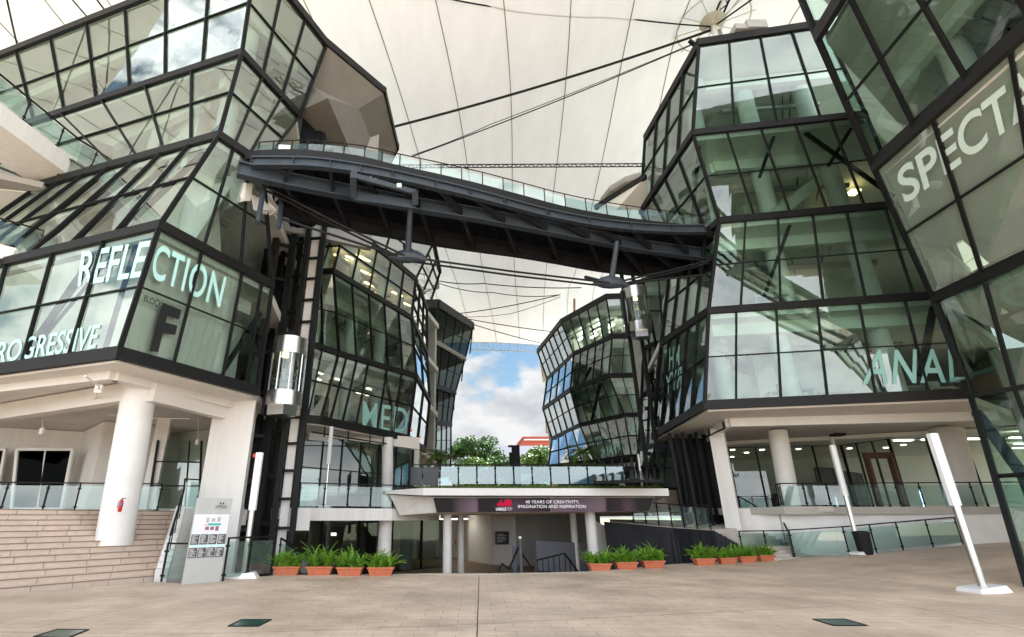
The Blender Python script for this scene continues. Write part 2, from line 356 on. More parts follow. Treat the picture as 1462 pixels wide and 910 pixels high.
def interior(root, lo, hi, back, depth=4.5, m='inwall', cols=True, rooms=True, seed=1, colr=.38, lamps=True, lampm='room_lamp'):
    """walls and columns between two slabs; lo/hi are front point lists"""
    rnd = random.Random(seed)
    n = min(len(lo), len(hi)); z0 = lo[0].z; z1 = hi[0].z-.32
    c = sum([V((b[0],b[1],0)) for b in back], V())/len(back)
    fr = []
    for i in range(n):
        p = (lo[i]+hi[i])/2; p.z = 0; d = (c-p); dl = d.length; d = d/dl
        # push back by the deeper of the two edges
        ex = max((V((lo[i].x,lo[i].y,0))-p).dot(d), (V((hi[i].x,hi[i].y,0))-p).dot(d), 0)
        fr.append((p, d, ex, dl))
    w = MB()
    ip = [p+d*min(ex+depth, dl*.8) for p,d,ex,dl in fr]
    for i in range(n-1): w.wall(ip[i], ip[i+1], z0, z1, .15)
    w.build('room_wall', m, root)
    if cols:
        for i in range(n-1):
            for s in (.3, .78):
                p = lerp(fr[i][0],fr[i+1][0],s); d = lerp(fr[i][1],fr[i+1][1],s).normalized(); ex = max(fr[i][2],fr[i+1][2])
                q = p+d*(ex+1.5)
                if (lo[i]-lo[i+1]).length < 5 and s>.5: continue
                b = MB(); b.tube([(q.x,q.y,z0),(q.x,q.y,z1)], colr, 20); b.build('column','white2',root,smooth=False)
    if rooms:
        pw = MB(); dw = MB(); bm = MB(); tb = MB()
        for i in range(n-1):
            ln = (lo[i]-lo[i+1]).length; k = max(1,int(ln/3.5))
            for j in range(k):
                s = (j+rnd.uniform(.2,.8))/k
                p = lerp(fr[i][0],fr[i+1][0],s); d = lerp(fr[i][1],fr[i+1][1],s).normalized(); ex = max(fr[i][2],fr[i+1][2])
                t = (fr[i+1][0]-fr[i][0]).normalized()
                r = rnd.random()
                if r < .45:
                    h = rnd.choice([z1, z0+2.4, z1]); a = p+d*(ex+rnd.uniform(1.2,2.2)); e = p+d*(ex+depth)
                    pw.wall(a, e, z0, h, .12)
                elif r < .7:
                    a = p+d*(ex+depth-.25); dw.wall(a, a+t*1.6, z0, z0+2.6, .1)
                # desks and cabinets
                for u in range(3):
                    a = p+d*(ex+rnd.uniform(1.0,3.2))+t*rnd.uniform(-1.6,1.6)
                    tb.box((a.x,a.y,z0+.72),(1.4,.7,.05),math.atan2(t.y,t.x)); 
                    for sx in (-.6,.6): tb.box((a.x+t.x*sx,a.y+t.y*sx,z0+.35),(.06,.5,.7),math.atan2(t.y,t.x))
                    if rnd.random()<.5: tb.box((a.x,a.y,z0+.95),(.5,.05,.36),math.atan2(t.y,t.x))
            # down-stand beam just inside the glass and cross beams
            ex = max(fr[i][2],fr[i+1][2])
            a = fr[i][0]+fr[i][1]*(ex+1.0); e = fr[i+1][0]+fr[i+1][1]*(ex+1.0)
            bm.wall(a, e, z1-.55, z1-.01, .3)
            for j in range(1,max(2,int(ln/4))+1):
                s = j/(max(2,int(ln/4))+1); a2 = lerp(a,e,s); e2 = lerp(ip[i],ip[i+1],s); bm.wall(a2, e2, z1-.4, z1-.012, .25)
        if lamps:
            for i in range(n-1):
                ln=(lo[i]-lo[i+1]).length; ex=max(fr[i][2],fr[i+1][2]); k=max(1,int(ln/3.2))
                for j in range(k):
                    s_=(j+.5)/k; p=lerp(fr[i][0],fr[i+1][0],s_); d=lerp(fr[i][1],fr[i+1][1],s_).normalized(); t=(fr[i+1][0]-fr[i][0]).normalized()
                    for dd in (1.9,3.3):
                        if dd>depth: continue
                        a=p+d*(ex+dd); lb=MB(); lb.box((a.x,a.y,z1-.46),(1.1,.12,.05),math.atan2(t.y,t.x)); lb.build('ceiling_light',lampm,root)
        du=MB()
        for i in range(n-1):
            ex=max(fr[i][2],fr[i+1][2]); o1=rnd.uniform(1.6,3.0)
            if (lo[i]-lo[i+1]).length<2.5: continue
            a=lerp(fr[i][0]+fr[i][1]*(ex+o1),fr[i+1][0]+fr[i+1][1]*(ex+o1),.06); e=lerp(fr[i][0]+fr[i][1]*(ex+o1),fr[i+1][0]+fr[i+1][1]*(ex+o1),.94)
            dt=MB(); dt.tube([(a.x,a.y,z1-.78),(e.x,e.y,z1-.78)],.14,10); dt.build('air_duct','inox_sat',root)
            for u in range(3):
                s_=rnd.uniform(.1,.9); a3=lerp(a,e,s_); d3=lerp(fr[i][1],fr[i+1][1],s_).normalized(); tr_=MB(); tr_.bar((a3.x-d3.x*.7,a3.y-d3.y*.7,z1-.62),(a3.x+d3.x*1.6,a3.y+d3.y*1.6,z1-.62),.05,.05); tr_.build('cable_tray','steel',root)
        pw.build('partition','inwall',root); bm.build('ceiling_beam','inwall',root); tb.build('furniture','inwall2',root)
        if dw.v: dw.build('dark_cupboard','indark',root)
def building(label, lv, back, names, spec, depth=4.5, wallm='inwall', glassd={}, loc=None, interior_on=True, soff=True, bandm='steel_band', seed=3, bandh=.3, lit=()):
    keys = list(lv); root = thing('glass_building', label, 'building', loc or (lv[keys[0]][0].x, lv[keys[0]][0].y, 0), 'glass buildings round the courtyard')
    g = {}
    for k in keys:
        pts = lv[k]; first = k == keys[0]; last = k == keys[-1]
        bh = bandh*1.25 if (first or last) else bandh
        band(root, pts, .16, bh, bandm)
        bk = [b for b in back]
        if not last:
            chain=[(pts[-1].x,pts[-1].y)]+[tuple(b_[:2]) for b_ in bk]+[(pts[0].x,pts[0].y)]; cc_=sum([V((*c_,0)) for c_ in chain],V())/len(chain)
            chain=[(lerp(V((*c_,0)),cc_,.03)) for c_ in chain]; bw_=MB(); zt_=lv[keys[keys.index(k)+1]][0].z
            for u_,v_ in zip(chain[1:],chain[2:-1]): bw_.wall(u_,v_,pts[0].z,zt_-.35,.2)
            bw_.build('back_wall','inwall2',root)
        slab(root, pts, bk, pts[0].z+(.1 if last else 0), .34 if not first else .25, name='roof_slab' if last else 'floor_slab', m='soffit' if first else 'ceil', top=.05)
    for i in range(len(keys)-1):
        lo, hi = lv[keys[i]], lv[keys[i+1]]
        for j in range(min(len(lo),len(hi))-1):
            sp = spec.get((keys[i], j))
            if sp is None: continue
            nb, nr = sp[0], sp[1]; gm = sp[2] if len(sp) > 2 else 'glass'
            kw = sp[3] if len(sp) > 3 else {}
            g[(keys[i], j)] = curtain(root, [lo[j], lo[j+1], hi[j+1], hi[j]], nb, nr, gm, seed=i*7+j, **kw)
        if interior_on: interior(root, lo, hi, back, depth, wallm, seed=seed+i, lamps=keys[i] in lit)
    return root, g
def brace(root, q, a, b, w=.14, inset=.35, name='brace', m='steel'):
    n = (q[1]-q[0]).cross(q[3]-q[0]).normalized()
    if n.dot(CAM-q[0]) < 0: n = -n
    x = MB(); x.bar(bil(q,*a)-n*inset, bil(q,*b)-n*inset, w, w, n); return x.build(name, m, root)
def col(root, px, py0, py1, d, r, z0=None, z1=None, m='white2', name='column', top=None):
    """column seen from pixel y py0 (top) to py1 (bottom) at distance d"""
    b = Pd(px, py1, d); z0 = b.z if z0 is None else z0; z1 = Pd(px, py0, d).z if z1 is None else z1
    a = (b.x, b.y, z0); t = (b.x, b.y, z1)
    if top: t = Pd(top, py0, d); t = (t.x, t.y, z1)
    x = MB(); x.tube([a, t], r, 28)
    o = x.build(name, m, root); 
    for p in o.data.polygons: p.use_smooth = len(p.vertices) == 4
    return o
# ------------------------------------------------------------------ setting
g = MB(); S = 2500; g.quad((-S,-300,-1.1),(S,-300,-1.1),(S,4000,-1.1),(-S,4000,-1.1))
tag(g.build('ground','farground'), kind='structure', label='far ground beyond the courtyard buildings')
EDGE = [Pz(x,y,0) for x,y in ((215,831),(262,833),(330,827),(400,821),(470,820.5),(560,820),(620,819),(700,819),(780,818),(840,816.5),(900,811.5),(960,806),(1010,803.5),(1070,799),(1132,797))]
EDR = [Pg(x,y) for x,y in ((1200,794),(1300,786),(1400,776),(1470,769))]
pv = MB()
front = [V((-14.6,6.7,0))]+EDGE+EDR
far = []
for i,p in enumerate(front):
    pass
# the paving as a strip mesh from behind the camera up to its edge, lifting gently at the right
cols_ = front+[V((46,26,0))]
NR = 14
vs = []; fs = []
for p in cols_:
    for j in range(NR+1):
        t = j/NR; y = lerp(-30, p.y, t); x = p.x if p.y>0 else p.x
        vs.append((x, y, gz(x, y) if y > 10 else 0))
# smooth ramp
def gsm(x,y):
    return max(0.0, min(1.0, (x-12.5)*.07))*max(0,min(1,(y-12)/5))
vs = [(x,y,gsm(x,y)) for x,y,z in vs]
for i in range(len(cols_)-1):
    for j in range(NR):
        a = i*(NR+1)+j; b = (i+1)*(NR+1)+j; fs.append((a,b,b+1,a+1))
vs0=len(vs)
pv.add(vs, fs)
pv.add([(-60,-30,0),(-14.6,-30,0),(-14.6,6.7,0),(-60,6.7,0)],[(0,1,2,3)])
# kerb face down to the sunken floor
for i in range(1,len(EDGE)): 
    a,b = EDGE[i-1],EDGE[i]; pv.add([a,b,(b.x,b.y,-1.05),(a.x,a.y,-1.05)],[(0,1,2,3)])
tag(pv.build('plaza_paving','paving'), kind='structure', label='beige clay brick plaza paving')
ed = MB()
for i in range(4,len(EDGE)-1):
    a,b = EDGE[i],EDGE[i+1]
    d=(b-a).normalized(); n=V((d.y,-d.x,0))
    nn=max(1,int((b-a).length/.62))
    for k in range(nn):
        p=lerp(a,b,k/nn+.005); q=lerp(a,b,(k+1)/nn-.012)
        ed.prism([p+n*.0,q+n*.0,q+n*.33,p+n*.33],.001,.008)
tag(ed.build('edge_stones','edge'), kind='structure', label='pale edging stones along the paving edge')
lf = MB(); lf.quad((-30,14,-1.0),(40,14,-1.0),(40,75,-1.0),(-30,75,-1.0))
tag(lf.build('lower_floor','floor_low'), kind='structure', label='sunken tiled floor under the terrace')
# expansion joints and floor lights
j = MB()
def strip(mb, pix, w=.007):
    for a,b in zip(pix,pix[1:]):
        p=Pz(*a,0.004); q=Pz(*b,0.004); d=(q-p).normalized(); n=V((d.y,-d.x,0))*w
        mb.quad(p-n,p+n,q+n,q-n)
strip(j,[(684,822),(681,912)]); strip(j,[(0,903),(250,906),(430,901),(684,891)],.005); strip(j,[(684,891),(860,882),(1190,866)],.005)
strip(j,[(1060,822),(1300,866),(1470,902)],.005); strip(j,[(20,902),(330,838)],.004)
tag(j.build('paving_joint','steel'), kind='structure', label='dark expansion joints in the paving')
for k,(pix,lb) in enumerate(((((48,910),(82,899.5),(126,900),(96,912)),'green glass floor light nearest the wide steps'),(((326,895),(345,885.5),(387,885.5),(368,895)),'green glass floor light in front of the sign board'),(((1161,885),(1207,885),(1238,894),(1190,894)),'green glass floor light on the right of the plaza'))):
    p=[Pz(*a,0) for a in pix]; b=MB(); b.prism([(q.x,q.y) for q in p][::-1],.001,.01); o=b.build('floor_light','greenpane')
    fr=MB()
    for a,c in zip(p,p[1:]+p[:1]): fr.bar(a+V((0,0,.008)),c+V((0,0,.008)),.03,.012)
    fr.build('rim','steel',o)
    tag(o,lb,'floor light','green floor lights')
# ------------------------------------------------------------------ balustrade
def balustrade(label, pts, h=1.05, sp=1.1, gm='glass_rail', cat='balustrade', parent=None, rail=.045, pw=.05, gap=.08, group=None, hs=None, posts=True):
    root = parent or thing('glass_balustrade', label, cat, tuple(pts[0]), group)
    hr = MB()
    hs = hs or [h]*len(pts)
    tops = [p+V((0,0,hs[i])) for i,p in enumerate(pts)]
    for a,b in zip(tops,tops[1:]): hr.bar(a,b,rail*1.3,rail,ext=.01)
    hr.build('handrail','steel',root)
    for i in range(len(pts)-1):
        a,b = pts[i],pts[i+1]; n = max(1,round((b-a).length/sp)); ha,hb = hs[i],hs[i+1]
        d = (b-a).normalized()
        for k in range(n):
            s0,s1 = k/n,(k+1)/n; p=lerp(a,b,s0); q=lerp(a,b,s1); e=d*.04
            h0=lerp(ha,hb,s0)-.1; h1=lerp(ha,hb,s1)-.1
            g=MB(); z=V((0,0,gap)); nn=V((-d.y,d.x,0))*.006
            A,B,C,D = p+e+z,q-e+z,q-e+V((0,0,h1)),p+e+V((0,0,h0))
            g.add([A,B,C,D],[(0,1,2,3)])
            g.build('glass_panel',gm,root)
        if posts:
            for k in range(n+1):
                if i>0 and k==0: continue
                p=lerp(a,b,k/n); hh=lerp(ha,hb,k/n)
                m=MB(); m.bar(p,p+V((0,0,hh-.02)),pw*.6,pw,d)
                for zz in (.15,hh-.2): m.bar(p+V((0,0,zz))-d*.06,p+V((0,0,zz))+d*.06,.035,.05)
                m.build('post','steel',root)
    return root
# ================================================================== BLOCK F  (left foreground)
def pl(z, *pix): return [Pz(x,y,z) for x,y in pix]
Fl = {'a': pl(6,(-190,553),(169,504),(368,558)),
      'b': pl(10,(-160,414),(228.5,321),(389,407)),
      'c': pl(14,(60,263),(313,193),(375,235)),
      'd': pl(18,(-70,212),(345.5,75),(428,165)),
      'e': pl(22,(-110,122),(366,-66),(467,62))}
Fback = [(-8.5,26),(-12,34),(-30,34),(-34,14)]
gp='glass_pale'
Fspec = {('a',0):(6,2,gp),('a',1):(4,2,gp,dict(xs=[0,.33,.69,.89,1])),('b',0):(7,2,gp),('b',1):(3,2,gp),('c',0):(7,2,'glass_left'),('c',1):(3,2,'glass_left'),('d',0):(9,2,'glass_left'),('d',1):(3,2,'glass_left')}
FR, FG = building('tall glass block with REFLECTION and the block letter F on its corner, left foreground', Fl, Fback, None, Fspec, depth=3.6, seed=11)
q = lambda lv,a,b,j: [lv[a][j],lv[a][j+1],lv[b][j+1],lv[b][j]]
qa0,qa1 = q(Fl,'a','b',0),q(Fl,'a','b',1)
def lining(root,qq,inset,s0=0,s1=1,t0=0,t1=1,m='inwall',name='inner_screen'):
    n=(qq[1]-qq[0]).cross(qq[3]-qq[0]).normalized()
    if n.dot(CAM-qq[0])<0: n=-n
    p=[bil(qq,s0,t0),bil(qq,s1,t0),bil(qq,s1,t1),bil(qq,s0,t1)]; p=[x-n*inset for x in p]
    b=MB(); b.add(p+[x-n*.06 for x in p],[(0,1,2,3),(7,6,5,4),(0,4,5,1),(1,5,6,2),(2,6,7,3),(3,7,4,0)]); return b.build(name,m,root)
lining(FR,qa0,.3,.45,.97,.02,.9); lining(FR,qa1,.28,.03,.74,.03,.9); lining(FR,qa1,1.2,.74,.98,.02,.6,m='inwall2')
qb0,qb1=q(Fl,'b','c',0),q(Fl,'b','c',1)
lining(FR,qb0,1.6,.5,.95,.03,.9); lining(FR,qb1,2.2,.05,.9,.03,.9)
for a,b,w in (((.62,.02),(.80,.98),.3),((.62,.03),(.87,.98),.16),((.92,0),(.915,1),.2)): brace(FR,qa0,a,b,w)
brace(FR,qa1,(.72,.05),(.98,.72),.14)
q3=q(Fl,'b','c',0)
for s in (.25,.45,.64,.8): brace(FR,q3,(s,.0),(s+.12,1.0),.16)
ga = [FG[('a',0)],FG[('a',1)]]
lettering('REFLE',((118,360),(217,344),(201,396),(112,409)),ga,'vinyl',FR,offset=.012)
lettering('CTION',((224,346),(323,396),(313,440),(213,396)),ga,'vinyl',FR,offset=.015,spacing=1.08)
lettering('PROGRESSIVE',((-13,492),(145,463),(137,498),(-20,522)),ga,'vinyl',FR,offset=.01)
lettering('BLOCK',((206,421),(232,431),(230,441),(204,430)),ga,'vinyl_b',FR,offset=.004)
lettering('F',((231,432),(258,443),(243,504),(213,502)),ga,'vinyl_b',FR,offset=.04)
# roof edge towards the lift, concrete soffit with its dark edge
rs = MB()
e = [Pz(467,62,22),Pz(548,130,22),Pz(567,210,22),Pz(556,232,22)]
ed_ = MB()
for a,b in zip(e,e[1:]): ed_.bar(a,b,.2,.4,ext=.1)
ed_.build('roof_edge','steel_band',FR)
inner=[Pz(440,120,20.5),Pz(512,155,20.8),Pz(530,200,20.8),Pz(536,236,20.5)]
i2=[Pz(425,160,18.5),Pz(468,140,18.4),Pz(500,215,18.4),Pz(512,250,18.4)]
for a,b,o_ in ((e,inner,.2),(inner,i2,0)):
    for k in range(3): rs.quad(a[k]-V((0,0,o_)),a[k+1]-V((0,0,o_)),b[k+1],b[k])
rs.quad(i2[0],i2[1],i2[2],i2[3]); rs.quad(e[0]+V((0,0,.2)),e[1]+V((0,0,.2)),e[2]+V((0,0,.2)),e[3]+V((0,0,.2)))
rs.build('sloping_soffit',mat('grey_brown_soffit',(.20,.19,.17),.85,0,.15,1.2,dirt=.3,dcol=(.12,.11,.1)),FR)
b=MB(); b.wall(XYd(405,200,20.6),XYd(540,200,22.6),14.1,21.9,.3); b.build('recess_wall','concrete',FR)
b=MB()
for px_,w_ in ((437,.3),(446,.5),(455,.4),(462,.25)): x_,y_=XYd(px_,180,19.3); b.bar((x_,y_,13.5),(x_,y_,20.5-abs(px_-446)*.12),w_,w_,V((1,0,0)))
b.build('dark_post_cluster','black_fab',FR)
# triangular white soffit fins near the bridge landing
t=MB()
for tri in (((330,245,13.6),(363,232,13.8),(345,268,12.9),(318,285,12.6)),((322,251,13.4),(352,262,12.9),(348,287,12.2),(318,300,12.3)),((355,262,13.2),(395,300,12.6),(385,308,12.4),(362,300,12.0))):
    p=[Pz(*x) for x in tri]; n=V((.1,.3,.2)); t.add(p+[x+n for x in p],[(0,1,2,3),(7,6,5,4),(0,4,5,1),(1,5,6,2),(2,6,7,3),(3,7,4,0)])
t.build('soffit_fin','white',FR)
# roof-level ground floor parts of block F
sb=MB(); 
lo=[Pz(-190,575,5.75),Pz(165,532,5.75),Pz(345,578,5.75)]
for a,b in zip(lo,lo[1:]): sb.bar(a,b,.35,.5)
sb.build('perimeter_beam','soffit',FR)
bb=MB()
for a,b,w in (((0,590),(190,560),.4),((215,560),(330,590),.35)):
    p=Pz(*a,5.4); r=Pz(*b,5.4)
    if (p-r).length<40: bb.bar(p,r,w,.6)
bb.build('ceiling_beam','soffit',FR)
col(FR,164,537,772,16.6,.50,z0=.6,z1=6,top=203)
# fire extinguisher on the column
# pier by the lift
p=[XYd(283,712,19.5),XYd(345,716,19.2),XYd(349,716,20.2),XYd(300,712,20.4)]
b=MB(); pt=[XYd(300,570,19.5),XYd(342,575,19.2),XYd(346,575,20.2),XYd(310,570,20.4)]
pz=1.8
b.add([(*x,-1.0) for x in p]+[(*x,5.75) for x in p],[(0,1,2,3)[::-1],(4,5,6,7),(0,1,5,4),(1,2,6,5),(2,3,7,6),(3,0,4,7)])
b.build('pier','white',FR)
# landing floor, back walls, windows under F
ld=MB()
T0=Pd(250,730,20.0); T0=V((T0.x,T0.y,1.85))
tdir=V((-.58,-.81,0)); sdir=V((-2.0,4.4,0))
S0=Pz(218,830,0)
NS=13; vstep=(V((T0.x,T0.y,0))-V((S0.x,S0.y,0)))/NS
st_root=thing('staircase','wide beige tiled steps rising under the left glass block','staircase',tuple(S0))
sm=MB(); 
for i in range(NS):
    z1=.142*(i+1); a=S0+vstep*i; b=a+tdir*16; c=b+vstep*(NS-i)+vstep*0.01; d_=a+vstep*(NS-i)
    a2=a; sm.prism([(d_.x,d_.y),(a.x,a.y),(b.x,b.y),(c.x,c.y)],z1-.142 if i else -.02,z1)
sm.build('steps','steptile',st_root)
jn=MB()
for i in range(NS):
    z1=.142*(i+1); a=S0+vstep*i; 
    nrm=V((tdir.y,-tdir.x,0)); 
    if nrm.dot(vstep)>0: nrm=-nrm
    jn.bar(a+nrm*.004+V((0,0,z1-.012)),a+tdir*16+nrm*.004+V((0,0,z1-.012)),.02,.026)
    rr=random.Random(i)
    for k in range(18):
        p=a+tdir*(k*.9+rr.random()*.3)+nrm*.006; jn.bar(p+V((0,0,z1-.14)),p+V((0,0,z1-.02)),.008,.01)
jn.build('step_nosing',mat('nosing',(.26,.19,.15),.6),st_root)
top=S0+vstep*NS
ld.prism([(top.x,top.y),(top.x+tdir.x*16,top.y+tdir.y*16),(-34,14),(-30,34),(-12,34),(-8.6,24),(-8.0,20.8)],1.55,.142*NS)
ld.build('landing','steptile',st_root)
# stepped white side wall with landing underside
sw=MB()
side=V((.35,.06,0))
for i in range(NS):
    a=S0+vstep*i+V((.02,0,0)); c=a+vstep; z1=.142*(i+1)+.16
    sw.prism([(a.x,a.y),(a.x+side.x,a.y),(c.x+side.x,c.y),(c.x,c.y)],max(-.5,z1-.55) if i<7 else z1-.5,z1)
a=T0+V((.0,.1,0)); sw.prism([(a.x,a.y-.4),(a.x+2.3,a.y+.35),(a.x+2.3,a.y+.8),(a.x,a.y+.6)],1.35,1.9)
sw.build('side_wall','white',st_root)
bwall=MB(); p0=XYd(225,800,19.6); p1=XYd(330,800,20.6); bwall.wall(p0,p1,-1,1.5,.2); bwall.build('under_wall','white',st_root)
tread=[S0+vstep*i+V((.2,.1,.142*(i+1)+.12)) for i in (0,NS-4)]+[T0+V((.1,-.35,.12))+V((0,0,0))]
hb=balustrade('black handrail with glass curving up the side of the wide steps',[tread[0],tread[1],T0+V((.25,-.2,.05)),Pd(283,728,20.2)],.95,1.2,hs=[.9,.95,1.05,1.05])
lz=.142*NS
balustrade('long glass balustrade across the top landing of the wide steps',[V((p.x,p.y,lz)) for p in (Pd(-60,730,20.3),Pd(60,730,20.6),Pd(150,731,21),Pd(224,731,21.3))],1.02,1.25)
# rooms at landing level
def wallpix(root, x0,d0,x1,d1,z0,z1,m='white',t=.2,name='wall'):
    b=MB(); b.wall(XYd(x0,700,d0),XYd(x1,700,d1),z0,z1,t); return b.build(name,m,root)
wallpix(FR,-150,24,100,26.5,lz,5.7,'white')
wallpix(FR,100,26.5,128,23.5,lz,5.7,'white')
wallpix(FR,128,23.5,225,25,lz,5.7,'soffit')
wallpix(FR,225,27,330,25,lz,5.7,'inwall2')
def panel(root,x0,y0,x1,y1,d0,d1,m,name='window_pane',t=.05,xt0=None,xt1=None,zb=None,zt=None):
    a=Pd(x0,y1,d0); b_=Pd(x1,y1,d1); c=Pd(x1 if xt1 is None else xt1,y0,d1); d=Pd(x0 if xt0 is None else xt0,y0,d0)
    if zb is not None: a.z=b_.z=zb
    if zt is not None: c.z=d.z=zt
    n=(b_-a).cross(d-a).normalized()*t
    if n.dot(CAM-a)>0: n=-n
    b=MB(); b.add([a,b_,c,d,a+n,b_+n,c+n,d+n],[(0,1,2,3),(7,6,5,4),(0,4,5,1),(1,5,6,2),(2,6,7,3),(3,7,4,0)])
    return b.build(name,m,root),[a,b_,c,d]
for x0,x1 in ((-120,-8),(17,88)):
    o,qq=panel(FR,x0,642,x1,727,23.6,24.4,'glass_black',xt0=x0+8,xt1=x1+16)
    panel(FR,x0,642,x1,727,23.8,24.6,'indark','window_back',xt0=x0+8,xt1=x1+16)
    f=MB()
    for a,b in zip(qq,qq[1:]+qq[:1]): f.bar(a,b,.12,.12)
    f.bar(lerp(qq[0],qq[1],.5),lerp(qq[3],qq[2],.5),.05,.05)
    f.build('window_frame','white2',o)
qg=[Pd(211,727,22.5),Pd(284,727,23.2),Pd(288,630,23.2),Pd(226,629,22.5)]
curtain(FR,qg,2,2,'glass',.06,xs=[0,.72,1],ys=[0,.33,.68,1])
wallpix(FR,205,22.6,225,22.7,lz,5.7,'white',.25)
# pendant lights and pipes beneath F
for px,py,l in ((61,612,40),(181,605,35),(283,628,60)):
    a=Pz(px,py-30,5.6); d=a.y; b=MB(); b.tube([a,Pd(px,py,d)],.012,6); c=Pd(px,py,d); b.tube([c,c-V((0,0,.22))],.09,12); b.build('pendant_light','white2',FR)
for seg in (((122,537),(142,552),(132,577),(168,582)),((155,592),(200,597),(270,598)),((28,592),(110,608))):
    b=MB(); pp=[Pz(x,y,5.3) for x,y in seg]; b.tube(pp,.025,8); b.build('pipe_run','white2',FR)
b=MB(); b.box(Pz(141,556,5.3),(.2,.15,.25),.3); b.build('junction_box','white2',FR)
b=MB(); b.box(Pd(302,592,19.2),(.28,.2,.22),.5); b.build('wall_light','white2',FR)
# ------------------------------------------------------------------ white walkways entering F from the left
def walkway(label,near,far_,z,th=.55,rail=True,dirs=None):
    root=thing('footbridge',label,'footbridge',(near[0].x,near[0].y,z))
    b=MB(); poly=[(p.x,p.y) for p in near]+[(p.x,p.y) for p in far_[::-1]]
    b.prism(poly,z-th,z); b.build('deck','white',root)
    balustrade('',[V((p.x,p.y,z)) for p in near],.95,1.5,parent=root)
    return root
walkway('upper white concrete footbridge entering the glass block from the left',[Pz(-90,77,15.0),Pz(125,243,15.0)],[Pz(-150,131,14.3),Pz(104,299,14.3)],15.0,.75)
walkway('lower white concrete footbridge entering the glass block at REFLECTION level',[Pz(-120,318,10.6),Pz(52,362,10.6)],[Pz(-160,400,10.6),Pz(40,400,10.3)],10.6,.5)
# soffit plane seen under the upper footbridge
b=MB(); b.prism([(p.x,p.y) for p in (Pz(-120,330,13.7),Pz(78,336,13.7),Pz(106,300,13.7),Pz(60,268,13.7),Pz(-120,230,13.7))],13.7,13.95); b.build('terrace_soffit','concrete',FR)
# wooden cabinet at the end of the upper footbridge
cb=thing('cabinet','dark brown box cabinet at the end of the upper white footbridge','cabinet',tuple(Pz(119,238,14.95)))
a=Pz(122,243,15.0); b=MB(); b.box(a+V((0,.4,.75)),(.9,.7,1.5),.6); b.build('carcass','wood',cb,bevel=.01); 
b=MB(); b.box(a+V((-.18,.02,.75)),(.45,.04,1.3),.6); b.build('door',M['indark'],cb)
# ================================================================== lift tower between F and the middle-left block
LT=thing('lift_tower','black open steel lift shaft rising beside the left glass block','lift tower',(-6.3,19.5,-1))
def vpost(root,px,py,d,z0,z1,w,m='steel',name='shaft_post'):
    x,y=XYd(px,py,d); b=MB(); b.bar((x,y,z0),(x,y,z1),w,w,V((1,0,0))); return b.build(name,m,root),(x,y)
ptt=[]
for px,d,w,m in ((352,20.8,.28,'rust'),(366,22.0,.2,'steel'),(381,21.2,.30,'steel'),(395,22.6,.22,'rust'),(404,21,.2,'steel'),(418,22.4,.26,'steel'),(428,21.5,.16,'rust'),(340,21.8,.24,'steel')):
    o,xy=vpost(LT,px,640,d,-1,20.5,w,m); ptt.append(xy)
for k in range(12):
    z=1.2+k*1.75
    for a,b_ in ((0,2),(2,4),(1,3),(3,5),(0,7)):
        x=MB(); x.bar((*ptt[a],z+.1*a),(*ptt[b_],z+.1*a),.12,.14); x.build('cross_rail','steel',LT)
# back sheet of the shaft, glimpsed green glass
x,y=XYd(345,640,23.6); x2,y2=XYd(432,640,24.2)
b=MB(); b.wall((x,y),(x2,y2),-1,20,.1); b.build('shaft_back_panel','indark',LT)
b=MB()
for s in (.12,.3,.62): b.wall((lerp(x,x2,s),y-.15),(lerp(x,x2,s+.1),y-.15),0,19,.04)
b.build('shaft_glass_strip',mat('teal_strip',(.03,.12,.11),.15),LT)
rr=random.Random(5)
b=MB()
for k in range(26):
    s=rr.random(); xx=lerp(x,x2,s); yy=lerp(y,y2,s)-.4-rr.random()*1.2; z0=rr.uniform(-1,10); b.bar((xx,yy,z0),(xx,yy,z0+rr.uniform(3,9)),rr.uniform(.04,.12),rr.uniform(.04,.12),V((1,0,0)))
b.build('guide_rail','rust',LT)
# ladder-like cable mast on the right with pale strip
CMx=thing('service_ladder','slim black ladder mast with a pale strip at the right of the lift shaft','ladder',(-5.3,20,-1))
A0=Pd(414,790,21.0); A1=V((A0.x,A0.y,15.3)); A0.z=-1
b=MB(); b.bar(A0,A1,.2,.2,V((1,0,0))); b.build('rail','steel',CMx)
B0=A0+V((-.75,.1,0)); B1=A1+V((-.75,.1,0)); b=MB(); b.bar(B0,B1,.14,.14,V((1,0,0))); b.build('rail','steel',CMx)
b=MB(); b.bar(A0+V((-.45,.25,0)),A1+V((-.45,.25,0)),.34,.05,V((0,1,0))); b.build('pale_strip','white',CMx)
for k in range(15):
    z=.2+k*1.05; b=MB(); b.bar((B0.x,B0.y,z),(A0.x,A0.y,z),.12,.1); b.build('rung','steel',CMx)
